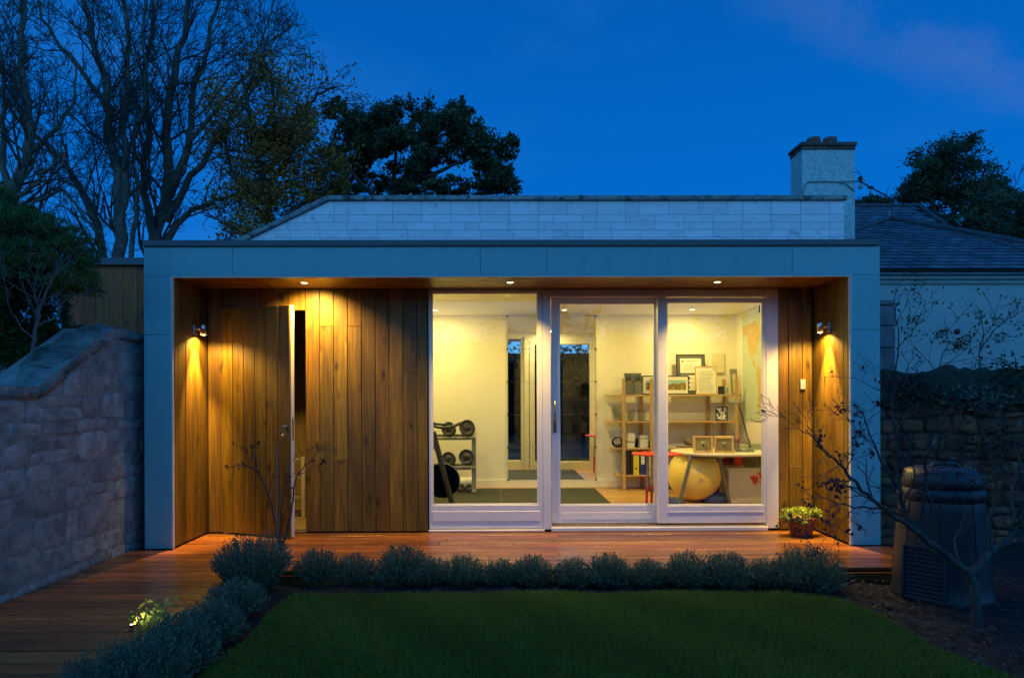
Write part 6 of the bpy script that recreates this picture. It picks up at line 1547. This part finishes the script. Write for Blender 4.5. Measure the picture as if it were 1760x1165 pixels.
# roses above the right wall
PRs = [dict(count=0, ang=.7, ratio=1, wob=.2, up=.06, seg=4, rmin=.0022, len=.30), dict(count=3, ang=.7, ratio=.6, wob=.2, up=.04, seg=3)]
for k, (st, lab, lv) in enumerate((([([(1535, 660), (1545, 590), (1538, 540), (1540, 500)], .008, .003), ([(1540, 600), (1565, 575), (1580, 545), (1592, 515)], .006, .002), ([(1538, 560), (1555, 530), (1560, 505)], .005, .002)], 'sparse rose stems climbing against the white house beside the stone pier', 60),
        ([([(1610, 660), (1618, 620), (1628, 590), (1625, 572)], .007, .003), ([(1612, 640), (1590, 615), (1575, 600)], .005, .002), ([(1618, 630), (1650, 610), (1665, 590)], .005, .002)], 'leafy rose bush rising above the middle of the mossy right wall', 260),
        ([([(1685, 650), (1684, 610), (1690, 570), (1685, 545)], .008, .003), ([(1686, 600), (1710, 565), (1740, 545), (1765, 530)], .007, .002), ([(1688, 580), (1705, 560), (1712, 545)], .005, .002), ([(1620, 625), (1660, 618), (1684, 612)], .004, .002)], 'arching rose stems above the right end of the mossy wall', 230))):
    shrub('rose_bush', 6.95, st, lab, 'rose bush', M['deadtwig'] if k == 5 else M['twig'], PRs, 70+k, 8, leaves=lv, lsize=.035, lmat='leaf_rose', lspread=.03, clus=4, grp='rose bushes above the right wall')
ti = thing('rose_bloom', at(1645, 570, 6.9), 'single dark red rose bloom above the right wall', 'rose'); p = at(1645, 570, 6.9); m = MB(); m.sphere(p, .03, 10, 7); m.sphere(p+Vector((.012, 0, .012)), .02, 8, 6); m.build('petals', M['claypot'], ti)
# hedge added out of view behind the camera to darken mirror and glass reflections
t = thing('reflection_hedge', (0, -8.5, GZ), 'tall dark evergreen hedge added out of view for dark reflections', 'hedge')
r_ = np.random.RandomState(81); P, T = clumps([((x, -8.5+R.uniform(-.3, .3), 1.6+R.uniform(-.2, .5)), (1.6, .8, 2.3+R.uniform(-.4, .9))) for x in np.arange(-13, 14, 1.7)], 60000, r_, 60, .3); addleaves('foliage', P, T, .17, M['leaf_oak'], t, .6, 0, None, r_)
m = MB(); m.box(-14, 14, -8.9, -8.2, GZ, 3.1, .2); m.build('core', M['moss'], t)

# ------------------------------------------------------------------ compost bin
c = Vector((3.045, 4.68, GZ)); t = thing('compost_bin', c, 'dark tapered plastic compost bin with domed lid and louvred hatch at the right', 'compost bin')
H_ = .80
def binr(z): return .335-.065*(z/H_)**1.1
prof = [(binr(z)+(.012 if abs(z-.02) < .03 else 0), z) for z in (0, .02, .05, .12, .2, .3, .4, .5, .6, .68)]+[(.265, .70)]
m = MB(); m.lathe(prof, c, 48)
for k in range(8):
    a = 2*PI*k/8+.2; 
    m.tube([c+Vector((math.cos(a)*(binr(z)+.0), math.sin(a)*(binr(z)+.0), z)) for z in (.03, .2, .4, .6, .68)], [.006]*5, 6)
m.build('body', M['binblue'], t)
m = MB(); m.lathe([(.262, .655), (.288, .66), (.294, .70), (.288, .735), (.272, .745)], c, 48); m.build('collar', M['binblue'], t)
m = MB(); m.lathe([(.266, .747), (.278, .755), (.281, .79), (.270, .83), (.238, .862), (.18, .878), (.11, .884), (0, .886)], c, 48); ld_ = m.build('lid', M['binblue'], t)
m = MB(); m.tube([c+Vector((-.11, -.05, .878)), c+Vector((-.08, -.05, .905)), c+Vector((.08, -.05, .905)), c+Vector((.11, -.05, .878))], .014, 8); m.build('grip', M['binblue'], ld_)
ha = math.atan2(-.62, -.80); hd_ = Vector((math.cos(ha), math.sin(ha), 0)); hs = Vector((-hd_.y, hd_.x, 0))
ht = empty('hatch', c+hd_*.33, t); slope = Vector((-hd_.x*.09, -hd_.y*.09, 1)).normalized(); nrm = hs.cross(slope); 
if nrm.dot(hd_) < 0: nrm = -nrm
O_h = c+hd_*.325+Vector((0, 0, .01))
def hb(u0, u1, v0, v1, t0, t1, ch=.003):
    Mx = Matrix(((hs.x, slope.x, nrm.x, O_h.x), (hs.y, slope.y, nrm.y, O_h.y), (hs.z, slope.z, nrm.z, O_h.z), (0, 0, 0, 1))); return MB().box(u0, u1, v0, v1, t0, t1, ch, M=Mx)
hb(-.15, .15, .0, .36, -.03, .012, .006).build('panel', M['binblue'], ht)
m = MB()
for (u0, u1, v0, v1) in ((-.15, -.128, 0, .36), (.128, .15, 0, .36), (-.1275, .1275, .335, .36), (-.1275, .1275, .0, .02)): 
    q = hb(u0, u1, v0, v1, .0125, .03, .004); m.add(q.v, q.f)
m.build('surround', M['binblue'], ht)
for k in range(11): hb(-.124, .124, .03+k*.0275, .03+k*.0275+.015, .0125, .028, .004).build('louvre', M['binblue'], ht)
t.scale = (.9, .9, 1.0)
